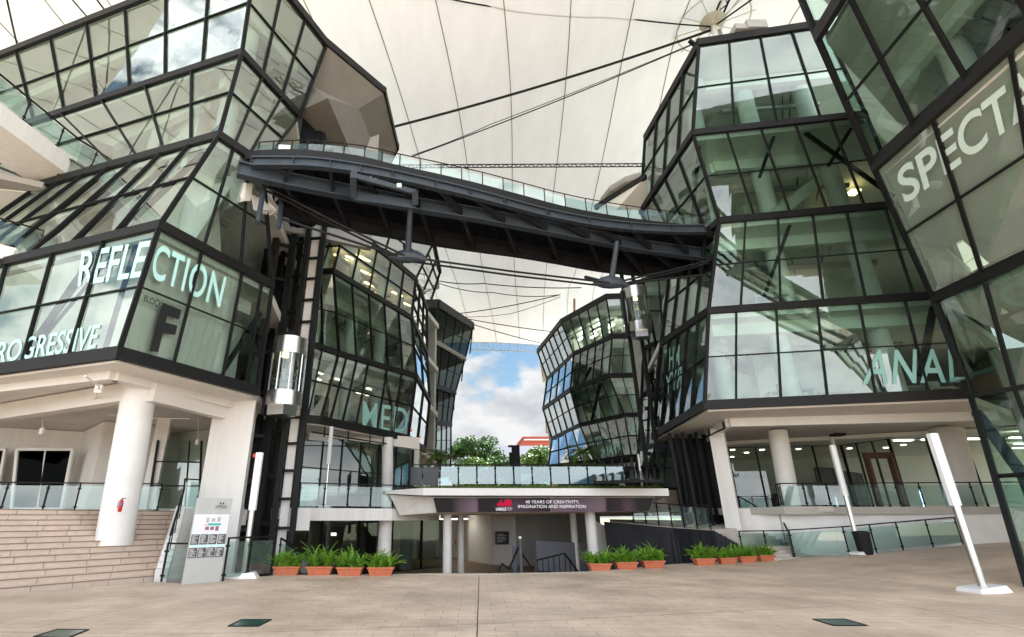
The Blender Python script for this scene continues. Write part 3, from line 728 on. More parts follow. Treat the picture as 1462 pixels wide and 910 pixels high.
# lift car
def liftcar(label, cx, cy, z0, z1, r):
    root=thing('lift_car',label,'lift',(cx,cy,z0))
    h=z1-z0
    def cyl(n,a,b_,rr,m,ns=36,cap=True):
        x=MB(); x.tube([(cx,cy,a),(cx,cy,b_)],rr,ns,cap); o=x.build(n,m,root)
        for p in o.data.polygons: p.use_smooth=len(p.vertices)==4
        return o
    cyl('base_drum',z0+.12*h,z0+.3*h,r*1.02,'inox'); cyl('top_drum',z0+.78*h,z1,r*1.02,'inox')
    cyl('glass_cylinder',z0+.3*h,z0+.78*h,r*.96,'glass_clear',cap=False)
    x=MB(); x.prism([(cx-r*.7,cy-r*.6),(cx+r*.3,cy-r*.85),(cx+r*.8,cy),(cx,cy+r*.6),(cx-r*.8,cy+.2*r)],z0,z0+.12*h-.002); x.build('under_tray','inox',root)
    x=MB()
    for k in range(9):
        t=2*math.pi*k/9+.3; x.bar((cx+r*math.cos(t)*.99,cy+r*math.sin(t)*.99,z0+.3*h),(cx+r*math.cos(t)*.99,cy+r*math.sin(t)*.99,z0+.78*h),.035,.035,V((1,0,0)))
    x.build('glazing_bar','inox',root)
    x=MB(); x.tube([(cx+r*.85*math.cos(t/20*math.pi*2),cy+r*.85*math.sin(t/20*math.pi*2),z0+.5*h) for t in range(21)],.025,6); x.build('handrail','inox',root)
    x=MB(); x.tube([(cx-.15*r,cy-.3*r,z0+.77*h),(cx-.15*r,cy-.3*r,z0+.75*h)],.12*r/.6,12); x.build('ceiling_light','warm',root)
    x=MB(); x.box((cx-r*1.15,cy+.1,z0+.5*h),(.12,.3,h*.95)); x.box((cx-r*.3,cy+.2,z1+.2),(.5,.4,.35)); x.build('carriage','steel',root)
    return root
c=Pd(407,560,19.6); liftcar('glass and steel cylindrical lift car on the shaft beside the left block',c.x,c.y,zat(595,19.6),zat(486,19.6),.66)
# ================================================================== middle-left block (MED)
El={'a': pl(6,(420,596),(457.5,600),(583,626),(607,643)),
    'b': pl(10,(436,488),(484,505),(594.6,537),(614,573)),
    'c': pl(14,(440,389),(476,387),(588,454),(610,504)),
    'd': pl(18,(466,322),(494,318),(594,398.6),(610,441))}
Eback=[(-1.5,44),(-8,50),(-22,46),(-18,28)]
Espec={('a',0):(2,2,gp),('a',1):(5,2,gp,dict(xs=[0,.09,.21,.35,.59,.79,1])),('a',2):(2,2,'glass_mirror'),('b',0):(2,2),('b',1):(5,2),('b',2):(2,2,'glass_mirror'),('c',0):(2,2),('c',1):(5,2),('c',2):(3,3,'glass_mirror')}
ER,EG=building('middle-left glass block with MED lettering, behind the lift shaft',El,Eback,None,Espec,depth=5,seed=21,lit=('a',))
lettering('MED',((518,573),(583,584),(580,620),(517,612)),[EG[('a',1)]],'vinyl_m',ER,offset=.006,spacing=1.12)
qe=q(El,'a','b',1); brace(ER,qe,(.62,.98),(.82,.3),.14); brace(ER,qe,(.88,.95),(.82,.3),.14)
for dx,dy in ((0,0),):
    lights=[(462,371),(500,370),(519,368),(505,387),(520,389),(545,405),(533,406),(566,420),(578,435),(550,430)]
for x,y in ((487,368),(503,370),(519,369),(505,388),(521,389),(527,406),(540,421),(567,420),(579,434)):
    c=Pz(x,y,17.2); b=MB(); b.box(c,(1.1,.14,.06),.9); b.build('ceiling_light','warm',ER)
# upper leaning storey behind the bridge
up={'d': pl(18,(494,318),(594,398.6),(616,429)),'e': pl(22,(500,262),(620,345),(629,388))}
curtain(ER,q(up,'d','e',0),4,2,'glass_mirror',.03); curtain(ER,q(up,'d','e',1),2,3,'glass_mirror',.03); band(ER,up['e'],.18,.35); slab(ER,up['e'],Eback,22.1,name='roof_slab')
# podium deck of E
dk=[Pd(400,727,22.5),Pd(560,727,24.5),Pd(612,727,27)]
DP=thing('podium','white podium deck with dark glazed rooms below the MED block','podium',(-5,25,-1))
b=MB(); poly=[(p.x,p.y) for p in dk]+[(-1,33),(-1,44),(-16,44),(-13,24)]; b.prism(poly,1.5,2.0); b.build('deck','white',DP)
b=MB(); poly2=[XYd(400,738,21.2),XYd(443,738,21.8),XYd(443,738,23.0),XYd(400,738,22.4)]; b.prism(poly2,1.15,1.98); b.build('deck_nib','white',DP)
for px,py0,py1,d,r in ((553,632,728,29.2,.31),(592,640,700,33,.31)): col(DP,px,py0,py1,d,r,z0=2.0,z1=5.8,top=px-0)
col(DP,548,745,800,25.6,.31,z0=-1,z1=1.5)
col(DP,580,745,800,31,.36,z0=-1,z1=1.5,m='white')
b=MB(); sb2=[Pz(440,622,5.6),Pz(556,636,5.6),Pz(590,646,5.6)]
for a,b_ in zip(sb2,sb2[1:]): b.bar(a,b_,.3,.45)
b.build('soffit_beam','white2',DP)
b=MB(); tr=[Pz(445,617,5.4),Pz(552,634,5.4)]; b.bar(*tr,.05,.06)
for s in (.15,.45,.75,.95): p=lerp(tr[0],tr[1],s); b.bar(p+V((0,0,-.15)),p+V((0,0,.35)),.06,.06,V((1,0,0)))
b.build('spotlight_track','steel',DP)
gl=[Pd(425,705,27),Pd(588,703,30.5)]; 
Q=[V((gl[0].x,gl[0].y,2)),V((gl[1].x,gl[1].y,2)),V((gl[1].x,gl[1].y,5.3)),V((gl[0].x,gl[0].y,5.7))]
curtain(DP,Q,6,2,'glass_dark',ys=[0,.55,1]); b=MB(); b.wall((gl[0].x,gl[0].y+4),(gl[1].x,gl[1].y+4),2,5.7,.1); b.build('room_wall','inwall2',DP)
b=MB(); b.wall((gl[0].x-.4,gl[0].y+.1),(gl[1].x+.3,gl[1].y+.1),[5.72,5.32],[6.0,6.0],.3); b.build('lintel','soffit',DP)
b=MB(); c=Pd(497,690,30); b.box((c.x,c.y,3),(2.2,.2,2.1)); b.build('dark_screen','indark',DP)
balustrade('glass balustrade on the white deck under the MED block',[V((p.x,p.y,2.0)) for p in (Pd(426,727,22.9),Pd(560,727,24.6),Pd(606,727,27))],1.0,1.05,gm='glass_rail')
lp=thing('pole_lamp','slim pale pole lamp standing on the deck behind the left lift shaft','lamp',tuple(Pd(464,722,24.2)))
c=Pd(464,722,24.2); x=MB(); x.tube([(c.x,c.y,2.0),(c.x,c.y,3.9)],.05,10); x.build('pole','inox',lp); x=MB(); x.box((c.x,c.y,4.75),(.16,.1,1.7)); x.build('light_tube','lampwhite',lp); x=MB(); x.box((c.x,c.y,2.06),(.5,.4,.12)); x.build('base','lampwhite',lp)
# sunken-level glazed rooms under E
Q=[V((*XYd(395,790,24.5),-1)),V((*XYd(640,790,33),-1)),V((*XYd(640,790,33),1.5)),V((*XYd(395,790,24.5),1.5))]
g0=curtain(DP,Q,5,1,'glass_dark',.04)
def lw(x0,d0,x1,d1,z0,z1,m,name='room_wall'): return wallpix(DP,x0,d0,x1,d1,z0,z1,m,.15,name)
lw(380,30,520,33,-1,1.5,'inwall2'); lw(520,33,560,36,-1,1.5,'indark'); lw(560,37,628,41,-1,1.5,'inwall')
panel(DP,475,752,520,800,31.5,32.3,mat('tan_door',(.28,.17,.11),.6),'tan_panel'); panel(DP,424,760,465,800,29.5,30,mat('patterned_wall',(.32,.24,.17),.8,0,.8,9),'patterned_screen')
panel(DP,603,755,622,803,38.5,39,'inox_sat','door'); panel(DP,459,768,466,790,28,28.1,'vinyl_b','sign_panel'); panel(DP,473,761,480,765,28,28.1,'cool','exit_light')
# ================================================================== far-left dark block (CT)
Dl={'t': pl(3.0,(603,672),(612,676),(641,668)),
    'a': pl(6,(603,630),(614,632.5),(644,628)),
    'b': pl(10,(603,585),(611,600),(645,607)),
    'c2': pl(12.5,(604,548),(612,550),(650,560)),
    'd': pl(16.5,(603,492),(619,493),(664,513)),
    'e': pl(22,(608,431),(627,431),(676,463))}
def plD(d, *pix): return [Pd(x,y,dd) for (x,y),dd in zip(pix,d)]
Dd=(52,50,60)
Dl={'t': plD(Dd,(600,680),(612,681),(643,676)),'a': plD(Dd,(600,654),(613,656),(644,652)),'b': plD(Dd,(600,603),(615,603),(644,606)),
    'c': plD(Dd,(600,548),(616,550),(650,561)),'d': plD(Dd,(600,487),(619,487),(664,513)),'e': plD(Dd,(606,434),(626,434),(675.5,466))}
Dback=[V((2.5,72,0)),V((-14,74,0)),V((-14,54,0))]
Dback=[(-3.2,66),(-14,66),(-14,54)]
DR=thing('glass_building','distant dark glass block leaning over the terrace trees','building',(-3,50,3),'glass buildings round the courtyard')
ks=list(Dl); DG={}
for i,k in enumerate(ks):
    b=MB(); pts=Dl[k]
    for a,b_ in zip(pts,pts[1:]): b.bar(a,b_,.3,.95 if k=='e' else .5,ext=.05)
    b.build('level_band','concrete' if k=='d' else 'steel_band',DR)
    p=[(x.x+.0,x.y+.25) for x in pts]+Dback; b=MB(); zs=[x.z for x in pts]+[pts[-1].z]*2+[pts[0].z]; b.prism(p,[z-.3 for z in zs],[z-.02 for z in zs]); b.build('floor_slab','ceil' if i<3 else 'inwall2',DR)
    if i<len(ks)-1:
        for jx in (0,1):
            DG[(k,jx)]=curtain(DR,[Dl[k][jx],Dl[k][jx+1],Dl[ks[i+1]][jx+1],Dl[ks[i+1]][jx]],(1,4)[jx],2,'glass_black' if i>=2 else 'glass_dark',.08)
b=MB(); b.wall((-8,56),(-4,66),3,20,.2); b.build('room_wall','inwall2',DR)
lettering('CT',((614,611),(626,612),(626,637),(614,638)),[DG[('a',1)]],'vinyl_m',DR,offset=.01)
for a,b_ in (((675,466),(671,505)),((662,513),(659,545)),((648,561),(648,586))):
    x=MB(); x.bar(Pd(*a,58),Pd(*b_,58),.14,.14,V((1,0,0))); x.build('edge_fin','steel',DR)
# ================================================================== mid-right block C
Cl={'a': pl(6,(782,668),(849,661),(902,654),(945,655)),
    'b': pl(10,(788,627),(828,607.5),(892,593.5),(945,592)),
    'c': pl(14,(775,584),(814,556.5),(869,536.6),(945,535)),
    'd': pl(18,(781,541.5),(819,505.5),(874,480.5),(945,479)),
    'e': pl(22,(767,502),(801,459),(865.5,423.5),(945,421))}
# keep the order left->right but use depth from z
Cback=[(42,60),(30,85),(12,78)]
Cback=[(34,50),(36,80),(14,80)]
Cspec={('a',0):(4,2,'glass_mirror'),('a',1):(5,2),('a',2):(4,2),('b',0):(5,2,'glass_blue'),('b',1):(5,2),('b',2):(4,2),('c',0):(4,2,'glass_mirror'),('c',1):(5,2),('c',2):(4,2),('d',0):(6,2,'glass_blue'),('d',1):(5,2),('d',2):(4,2)}
CR,CG=building('glass block beyond the terrace on the right with lit ceiling lights on top floor',Cl,Cback,None,Cspec,depth=7,seed=31,bandh=.45)
lettering('INTER',((842,628),(862,622),(860,633),(842,639)),[CG[('a',1)]],'vinyl_m',CR,offset=.0)
lettering('INARY',((858,641),(889,629),(887,645),(860,655)),[CG[('a',1)]],'vinyl_m',CR,offset=.01)
lettering('AES',((896,608),(915,606),(913,621),(894,622)),[CG[('a',2)]],'vinyl_m',CR,offset=.01)
for x,y in ((829,484),(832,474),(848,480),(852,471),(857,462),(872,466),(893,470),(896,463),(823,493),(864,477)):
    c=Pz(x,y,21.2); 
    b=MB(); b.box(c,(.35,1.3,.08),.2); b.build('ceiling_light','cool',CR)
qc=q(Cl,'a','b',1); brace(CR,qc,(.55,1),(.8,.35),.2); brace(CR,qc,(1,1),(.8,.35),.2)
for k,jx in (('b',1),('c',1)): brace(CR,q(Cl,k,{'b':'c','c':'d'}[k],jx),(.2,0),(.75,1),.2)
low=pl(3,(785,690),(849,689),(902,687),(945,687))
curtain(CR,[low[1],low[2],Cl['a'][2],Cl['a'][1]],4,1,'glass_dark',.1); curtain(CR,[low[2],low[3],Cl['a'][3],Cl['a'][2]],4,1,'glass_dark',.1)
# ================================================================== slim block between C and B
Gl={'t': pl(3,(905,700),(945,706),(975,712)),
    'a': pl(6,(889,650),(912,642),(945,646)),
    'b': pl(10,(917,567),(922,560),(950,566)),
    'c': pl(14,(915,499),(919,493),(950,500)),
    'e': pl(20,(897,424),(917,402),(960,405))}
Gl={'t': plD((31,30,30),(905,694),(918,697),(975,701)),'a': plD((31,30,30),(912,640),(937,636),(965,638)),
    'b': plD((31,30,30),(916,565),(938,556),(960,560)),'c': plD((31,30,30),(919,498),(936,490),(960,494)),'e': plD((31,30,30),(895,423),(918,400),(962,396))}
GR=thing('glass_building','slim silver glass stair block squeezed between the two right-hand blocks','building',(11,30,0),'glass buildings round the courtyard')
ks=list(Gl)
for i,k in enumerate(ks):
    band(GR,Gl[k],.12,.28,'steel_band' if k!='a' else 'steel_blue')
    if i<len(ks)-1:
        for jx in (0,1):
            gm={'t':('glass_mirror','glass_dark'),'a':('glass_mirror','glass_mirror'),'b':('glass_dark','glass_dark'),'c':('glass','glass')}[k][jx]
            curtain(GR,[Gl[k][jx],Gl[k][jx+1],Gl[ks[i+1]][jx+1],Gl[ks[i+1]][jx]],(2,2)[jx],2,gm,.06)
    p=[(x.x,x.y+.2) for x in Gl[k]]+[(17,36),(13.5,37)]; b=MB(); zz=Gl[k][0].z; b.prism(p,zz-.3,zz-.1); b.build('floor_slab','ceil',GR)
b=MB(); b.wall((12.2,33.5),(16.5,33),3,17,.15); b.build('room_wall','inwall2',GR)
c=Pd(912,455,28.0); liftcar('small steel and glass lift car high on the slim block under the bridge',c.x,c.y,zat(484,28),zat(413,28),.66)
b=MB(); 
for dx in (-.35,.35): b.bar((c.x+dx,c.y+.9,3),(c.x+dx,c.y+.9,18),.15,.2,V((1,0,0)))
b.build('lift_rail','steel',GR)
# ================================================================== main right block B (ANAL...)
Bl={'a': pl(6,(932,622.5),(1006,578.5),(1384,562)),
    'b': pl(10,(944,490),(1011.5,444),(1340,421)),
    'c': pl(14,(957,378),(1027,315),(1290,291)),
    'd': pl(18,(914,302.7),(989,190),(1236,163)),
    'e': pl(22,(921,197),(998,61),(1175,34))}
Bback=[(27.5,24.5),(34,34),(24,40),(15,37)]
gm_='glass_mid'
Bspec={('a',1):(6,2,gm_,dict(xs=[0,.13,.31,.49,.67,.86,1])),('a',0):(5,2,gm_),('b',1):(6,2,gm_,dict(xs=[0,.15,.33,.52,.70,.9,1])),('b',0):(4,2,gm_),
       ('c',0):(4,2,gm_),('c',1):(5,2,gm_),('d',0):(4,2,gm_),('d',1):(4,2,gm_)}
BR,BG=building('large right glass block with lettering and white podium soffit, five storeys',Bl,Bback,None,Bspec,depth=6,seed=44)
# low left return of level a/b  (silver corner)
ret=[Pz(932,622.5,6),Pd(926,528,29)]
curtain(BR,[Pz(922,632,6),Bl['a'][0],Bl['b'][0],Pz(926,528,10)],1,2,'glass_mirror',.06)
band(BR,[Pz(922,632,6),Bl['a'][0]],.12,.3,'white2'); band(BR,[Pz(926,528,10),Bl['b'][0]],.12,.3,'white2')
lettering('ANAL',((1238,500),(1373,498),(1378,546),(1231,549)),[BG[('a',1)]],'vinyl_m',BR,offset=.012,spacing=1.12)
lettering('THM',((949,500),(971,492),(971,522),(949,533)),[BG[('a',0)]],'vinyl_m',BR,mirror=False,offset=.01)
lettering('RYY',((951,537),(974,523),(974,551),(951,564)),[BG[('a',0)]],'vinyl_m',BR,mirror=True,offset=.01)
qb=q(Bl,'a','b',1); brace(BR,qb,(.87,.2),(1,.95),.2); brace(BR,q(Bl,'b','c',1),(.25,0),(.42,.95),.12); 
qd=q(Bl,'c','d',1); brace(BR,qd,(.32,.45),(.52,1),.12); brace(BR,qd,(.62,1),(1,.1),.14); brace(BR,qd,(.98,1),(.72,.5),.12)
brace(BR,q(Bl,'c','d',0),(.3,0),(.95,.9),.12)
c=Pz(1218,275,17.2); b=MB(); b.box(c,(.5,.5,.08)); b.build('ceiling_light','warm',BR)
# curved pale ramp seen inside and stair flight
b=MB(); p=[Pz(1115,300,14),Pz(1190,235,17.3)]; b.bar(p[0]+V((0,1.5,.2)),p[1]+V((0,1.5,0)),1.6,.5); b.build('stair_flight','inwall',BR)
# roof plant
b=MB(); b.box(Pz(1057,44,22.4),(.7,.5,.3)); b.box(Pz(1077,40,22.5),(.9,.5,.45)); b.build('roof_unit','concrete',BR)
b=MB(); b.bar(Pz(984,58,22.4),Pz(994,66,22.2),.15,.15); b.build('roof_bracket','steel',BR)
# round dome and dark roof behind the left facade edge
rb=MB(); e2=[Pz(850,297,19),Pz(922,252,19)]; rb.bar(e2[0],e2[1],.2,.3); rb.build('roof_edge','steel_band',BR)
b=MB(); b.add([e2[0],e2[1],Pz(925,300,18),Pz(880,300,18)],[(0,1,2,3)]); b.build('sloping_soffit','soffit',BR)
b=MB(); b.tube([Pz(x,y,19.6) for x,y in ((862,286),(875,270),(895,258),(915,252))],.25,8); b.build('roof_curve','concrete',BR)
# podium of B
BP=thing('podium','white podium under the large right block with glazed lobby and columns','podium',(15,24,0))
fas=[Pz(1042,597,5.55),Pz(1402,588,5.55)]
fas=[Pz(1040,600,5.7),Pz(1420,590,5.7)]
b=MB(); b.bar(fas[0],fas[1],.3,.62); b.bar(fas[0],Pz(962,650,5.7),.3,.62); b.build('soffit_beam','white2',BP)
dz=2.05
deck=[Pd(1112,720,24.0),Pd(1450,722,23.5)]
b=MB(); poly=[XYd(1118,720,23.5),XYd(1500,722,22.5),XYd(1560,722,34),XYd(1000,722,36),XYd(960,722,30),XYd(1045,720,25.5)]
b.prism(poly,dz-.3,dz); b.build('deck','infloor',BP)
b=MB(); 
wp=[XYd(1045,760,25.5),XYd(1118,760,24.2),XYd(1190,760,23.7),XYd(1300,760,23.4),XYd(1500,760,22.6)]
b.wall(wp[1],wp[2],-.2,dz-.05,.3); b.wall(wp[2],wp[4],-.2,dz-.02,.25); b.build('podium_wall','white2',BP)
b=MB(); b.wall(wp[0],wp[1],-1,dz-.04,.25); b.build('side_wall','white',BP)
b=MB(); a=V((*wp[1],0)); c=V((*wp[2],0)); b.wall(a+V((-.15,-.1,0)),c+V((0,-.25,0)),dz-.2,dz+.02,.55); b.build('ledge','edge',BP)
# columns on the deck
col(BP,1128,612,720,25.5,.42,z0=dz,z1=5.6,top=1109)
col(BP,1378,600,722,25.0,.66,z0=dz,z1=5.6,top=1346,m='soffit')
col(BP,1212,612,720,27,.10,z0=dz,z1=5.6)
b=MB(); p=[XYd(1030,720,25),XYd(1052,720,24.6),XYd(1054,720,25.6),XYd(1034,720,26)]; t_=[XYd(1012,620,25),XYd(1034,620,24.6),XYd(1036,620,25.6),XYd(1016,620,26)]
b.prism(p,dz-1.5,5.6); b.build('pier','white',BP)
# lobby glazing: back wall line, interior
L0=XYd(1050,700,31); L1=XYd(1218,700,30); L2=XYd(1290,700,27.5); L3=XYd(1520,700,26.5)
for a,c,nb in ((L0,L1,4),(L1,L2,3),(L2,L3,4)):
    Q=[V((*a,dz)),V((*c,dz)),V((*c,5.5)),V((*a,5.5))]; curtain(BP,Q,nb,1,'glass_clear',.045)
b=MB(); b.wall(XYd(1030,700,38),XYd(1200,700,38),dz,5.6,.2); b.build('lobby_wall','inwall2',BP)
b=MB(); b.wall(XYd(1200,700,37),XYd(1560,700,33),dz,5.6,.2); b.build('lobby_wall','inwall',BP)
b=MB(); b.wall(XYd(1200,700,33),XYd(1235,700,36),dz,4.4,.2); b.wall(XYd(1170,700,31.5),XYd(1200,700,31.8),dz,4.4,.1); b.build('dark_doorway','indark',BP)
b=MB(); b.prism([XYd(1040,700,30),XYd(1560,700,24),XYd(1600,700,36),XYd(1020,700,40)],5.5,5.7); b.build('lobby_ceiling','inwall',BP)
dr=MB(); a=V((*XYd(1250,700,27.2),0)); c=V((*XYd(1285,700,27.0),0))
for p in (a,c): dr.bar((p.x,p.y,dz),(p.x,p.y,4.6),.3,.15,V((1,0,0)))
dr.bar((a.x-.15,a.y,4.6),(c.x+.15,c.y,4.6),.15,.3); dr.build('door_frame','wood',BP)
for x,y in ((1046,643),(1066,647),(1088,643),(1140,642),(1213,641),(1045,653),(1265,640),(1290,636),(1240,650)):
    c=Pz(x,y,5.46); b=MB(); b.tube([c,c+V((0,0,.05))],.13,12); b.build('ceiling_light','cool',BP)
for x,y in ((1290,629),(1388,627),(1330,628)):
    c=Pz(x,y,5.46); b=MB(); b.box(c,(.9,.25,.05)); b.build('ceiling_light','cool',BP)
b=MB(); c=Pd(1200,612,25); b.box(Pz(1196,621,5.5),(.5,.5,.12)); b.build('ceiling_vent','steel',BP)
tb=MB(); rr=random.Random(9)
for k in range(8):
    xx,yy=XYd(rr.uniform(1060,1110),700,rr.uniform(32,36)); tb.box((xx,yy,dz+.74),(1.2,.6,.04)); tb.box((xx,yy,dz+.36),(.08,.08,.7)); tb.box((xx+.8,yy,dz+.5),(.42,.42,.9)); 
tb.build('furniture','indark',BP)
lettering('CUCINA',((1046,676),(1066,676),(1066,682),(1046,682)),(V((*XYd(1060,680,31),3)),V((0,-1,0))),'vinyl_b',BP,mirror=True,offset=.01)
lettering('VALUES',((1078,676),(1097,676),(1097,682),(1078,682)),(V((*XYd(1060,680,31),3)),V((0,-1,0))),'vinyl_b',BP,mirror=True,offset=.01)
b=MB(); c=Pd(1318,715,26); b.box(c,(.06,.05,.9)); b.build('blue_light_strip',emis('blue_strip',(.3,.6,1),3),BP)
b=MB(); tr=[Pz(975,640,5.3),Pz(1034,612,5.3)]; b.bar(*tr,.05,.06)
for s in (.1,.4,.7,1): p=lerp(tr[0],tr[1],s); b.bar(p,p+V((0,0,.3)),.07,.07,V((1,0,0)))
b.build('spotlight_track','steel',BP)
# dark steel rack between pier and slim block
b=MB()
for k,px in enumerate((974,981,986,993,1001,1006,1014,1021)):
    x,y=XYd(px,720,26+k%3*.6); b.bar((x,y,.5),(x+(k%3-1)*.12,y,5.6),(.10,.2,.07)[k%3],.14,V((1,0,0)))
x,y=XYd(970,720,28); x2,y2=XYd(1030,720,28); b.wall((x,y),(x2,y2),-1,5.6,.1); b.build('steel_rack','steel',BP)
# balustrades right
balustrade('glass balustrade along the deck edge in front of the right lobby',[V((p[0],p[1],dz)) for p in (XYd(1113,720,25.2),XYd(1119,720,23.8),XYd(1186,720,23.6),XYd(1320,720,23.3),XYd(1470,720,22.8))],.98,1.0)
bp=[Pg(x,y) for x,y in ((1135,797),(1213,793),(1290,786),(1375,778),(1405,775),(1450,760))]
bp=[V((p.x,p.y,gsm(p.x,p.y))) for p in bp]
balustrade('long glass balustrade at plaza level below the white podium wall',bp[:5],1.05,1.35,gm='glass_rail')
# walkway and steps to the right of the terrace
WK=thing('stepped_walkway','grey walkway with steps rising behind the right planters','walkway',(8,26,0))
w0=[Pd(872,745,27),Pd(960,752,25.5),Pd(1020,756,24.0),Pd(1050,756,24.4)]
b=MB(); poly=[(p.x,p.y) for p in w0]+[XYd(1058,742,27),XYd(970,742,28.5),XYd(870,738,30)]; b.prism(poly,[p.z-.18 for p in w0]+[1.2,1.3,1.4],[p.z for p in w0]+[1.35,1.5,1.55]); b.build('path_slab','edge',WK)
b=MB()
for k in range(8):
    z=1.0-.125*k; x0=1026+k*7; d=24.4-.2*k
    p=XYd(x0,760,d); r=XYd(x0+52,760,d+.6); r2=XYd(x0+52+12,760,d+1.3); p2=XYd(x0+8,760,d-.6)
    b.prism([(p[0],p[1]-.2),(p[0]+1.9,p[1]+.5),(p[0]+2.3,p[1]+.1),(p[0]+.45,p[1]-.6)],z-.14,z)
b.build('steps','edge',WK)
b=MB(); a=Pd(862,745,26.6); pts=[(862,745,26.6),(900,748,26.2),(960,754,25.2),(1020,758,23.7),(1050,775,23.4)]
for (x,y,d),(x2,y2,d2) in zip(pts,pts[1:]):
    p=Pd(x,y,d); r=Pd(x2,y2,d2); kk=14
    for u in range(kk):
        p_=lerp(p,r,u/kk); r_=lerp(p,r,(u+1)/kk); o0=.12*noise.noise(V((u*.7+x,0,0)))*2 if u else 0; o1=.12*noise.noise(V(((u+1)*.7+x,0,0)))*2 if u<kk-1 else 0; 
        b.add([(p_.x+o0,p_.y+o0-.3,-1),(r_.x+o1,r_.y+o1-.3,-1),r_,p_],[(0,1,2,3)])
b.build('dark_flank','black_fab',WK)
balustrade('glass balustrade along the raised walkway behind the right terracotta planters',[Pd(905,747,26.4),Pd(960,753,25.3),Pd(1015,757,23.9)],1.0,.62,gm='glass_rail',hs=[1.0,1.0,1.0])
balustrade('sloping glass balustrade beside the steps down to the plaza, right of the planters',[Pd(1060,740,26.5),Pd(1126,781,24.2),Pg(1133,797)],1.0,1.2,hs=[1,1,1.05])
balustrade('short lower handrail panel at the foot of the right steps',[Pz(1062,797,0.1),Pz(1132,798,0.0)],1.05,1.2,hs=[1.0,1.1])
# ================================================================== near right block A (SPECTA...)
zk=lambda z: 1.6+.88*(z-1.6)
Al={'g': [Pz(1469,842,0),Pz(1800,870,0)],
    'a': pl(zk(6),(1386,566),(1600,527)),
    'b': pl(zk(10),(1332,425),(1600,302)),
    'c': pl(zk(14),(1247,237),(1600,-83)),
    'd': pl(zk(18),(1166,52),(1400,-330)),
    'e': pl(zk(22),(1120,-60),(1300,-480))}
Aback=[(34,4),(38,15),(30,19)]
Aback=[(36,6),(38,22),(27,22.5)]
AR=thing('glass_building','nearest right glass block with huge slanted SPECTA lettering','building',(17,14,0),'glass buildings round the courtyard')
AG={}
ks=list(Al)
cfg={'g':(3,2,'glass_mid'),'a':(3,1,'glass_mid'),'b':(3,2,'glass_sign'),'c':(4,2,'glass_mid'),'d':(4,2,'glass_mid')}
for i,k in enumerate(ks):
    if k!='g': 
        b=MB(); b.bar(Al[k][0],Al[k][1],.18,.12 if k=='a' else .42,ext=.05); b.build('level_band','steel_band',AR)
    if k in 'abcde' and k!='a': slab(AR,Al[k],Aback,Al[k][0].z,.3,inset=.3)
    if i<len(ks)-1:
        nb,nr,gm=cfg[k]; AG[k]=curtain(AR,[Al[k][0],Al[k][1],Al[ks[i+1]][1],Al[ks[i+1]][0]],nb,nr,gm,.09,seed=i)
    if k in 'abcd':
        cen=V((30,13,0)); ch=[lerp(V((p.x,p.y,0)),cen,.04) for p in (Al[k][1],V((*Aback[0],0)),V((*Aback[1],0)),V((*Aback[2],0)),Al[k][0])]; b=MB()
        for u_,v_ in zip(ch,ch[1:-1]): b.wall(u_,v_,Al[k][0].z,Al[ks[i+1]][0].z-.3,.2)
        b.build('back_wall','inwall2',AR)
    if k in 'bcd':
        interior(AR,[Al[k][0],Al[k][1]],[Al[ks[i+1]][0],Al[ks[i+1]][1]],Aback,5,'inwall' if k=='b' else 'inwall2',cols=True,seed=60+i,rooms=True,lamps=False)
# return facade at the left end of block A (faces block B)
for a,b_ in zip(ks,ks[1:]):
    if a in 'gab' : continue
    p0=Al[a][0]; p1=Al[b_][0]; bk=V((Aback[-1][0],Aback[-1][1],0))
lettering('SPECTA',((1279,245),(1474,88),(1488,150),(1293,292)),[AG['b']],'vinyl_w',AR,offset=.02)
qA=[Al['b'][0],Al['b'][1],Al['c'][1],Al['c'][0]]; lining(AR,qA,.25,.02,.98,.25,.97)
x=MB(); x.tube([Pd(1395,590,17.5),Pd(1480,705,16.0)],.16,12); x.build('raking_strut','steel_blue',AR)
x=MB(); x.wall((21,15.5),(30,12),0,8.6,.2); x.wall((24,22),(36,16),0,8.6,.2); x.build('room_wall','inwall2',AR)
for px,py in ((1452,625),(1458,634),(1455,640)):
    c=Pz(px,py,5.2); b=MB(); b.box(c,(.6,.2,.05)); b.build('ceiling_light','cool',AR)
# ================================================================== platform with LED banner
PF=thing('terrace_platform','white faceted planter terrace on columns with a mauve LED banner','terrace',(4,24,-1))
RZ=2.80
rim=[Pd(604,697,23),Pd(954,698,23.4)]
tipL=Pd(551,703,24.2)
b=MB()
rp=[(tipL.x,tipL.y),(rim[0].x,rim[0].y),(rim[1].x,rim[1].y),(rim[1].x+1.6,29),(rim[1].x+1,40),(-3.5,40),(tipL.x-.3,27)]
b.prism(rp[1:5]+rp[5:6]+rp[:1],2.48,RZ); 
b=MB(); rimpoly=[rp[0],rp[1],rp[2],rp[3],rp[4],rp[5]]; b.prism(rimpoly,[2.62,2.50,2.50,2.5,2.5,2.5],[RZ-.05,RZ,RZ,RZ,RZ,RZ]); b.build('rim_slab','white2',PF)
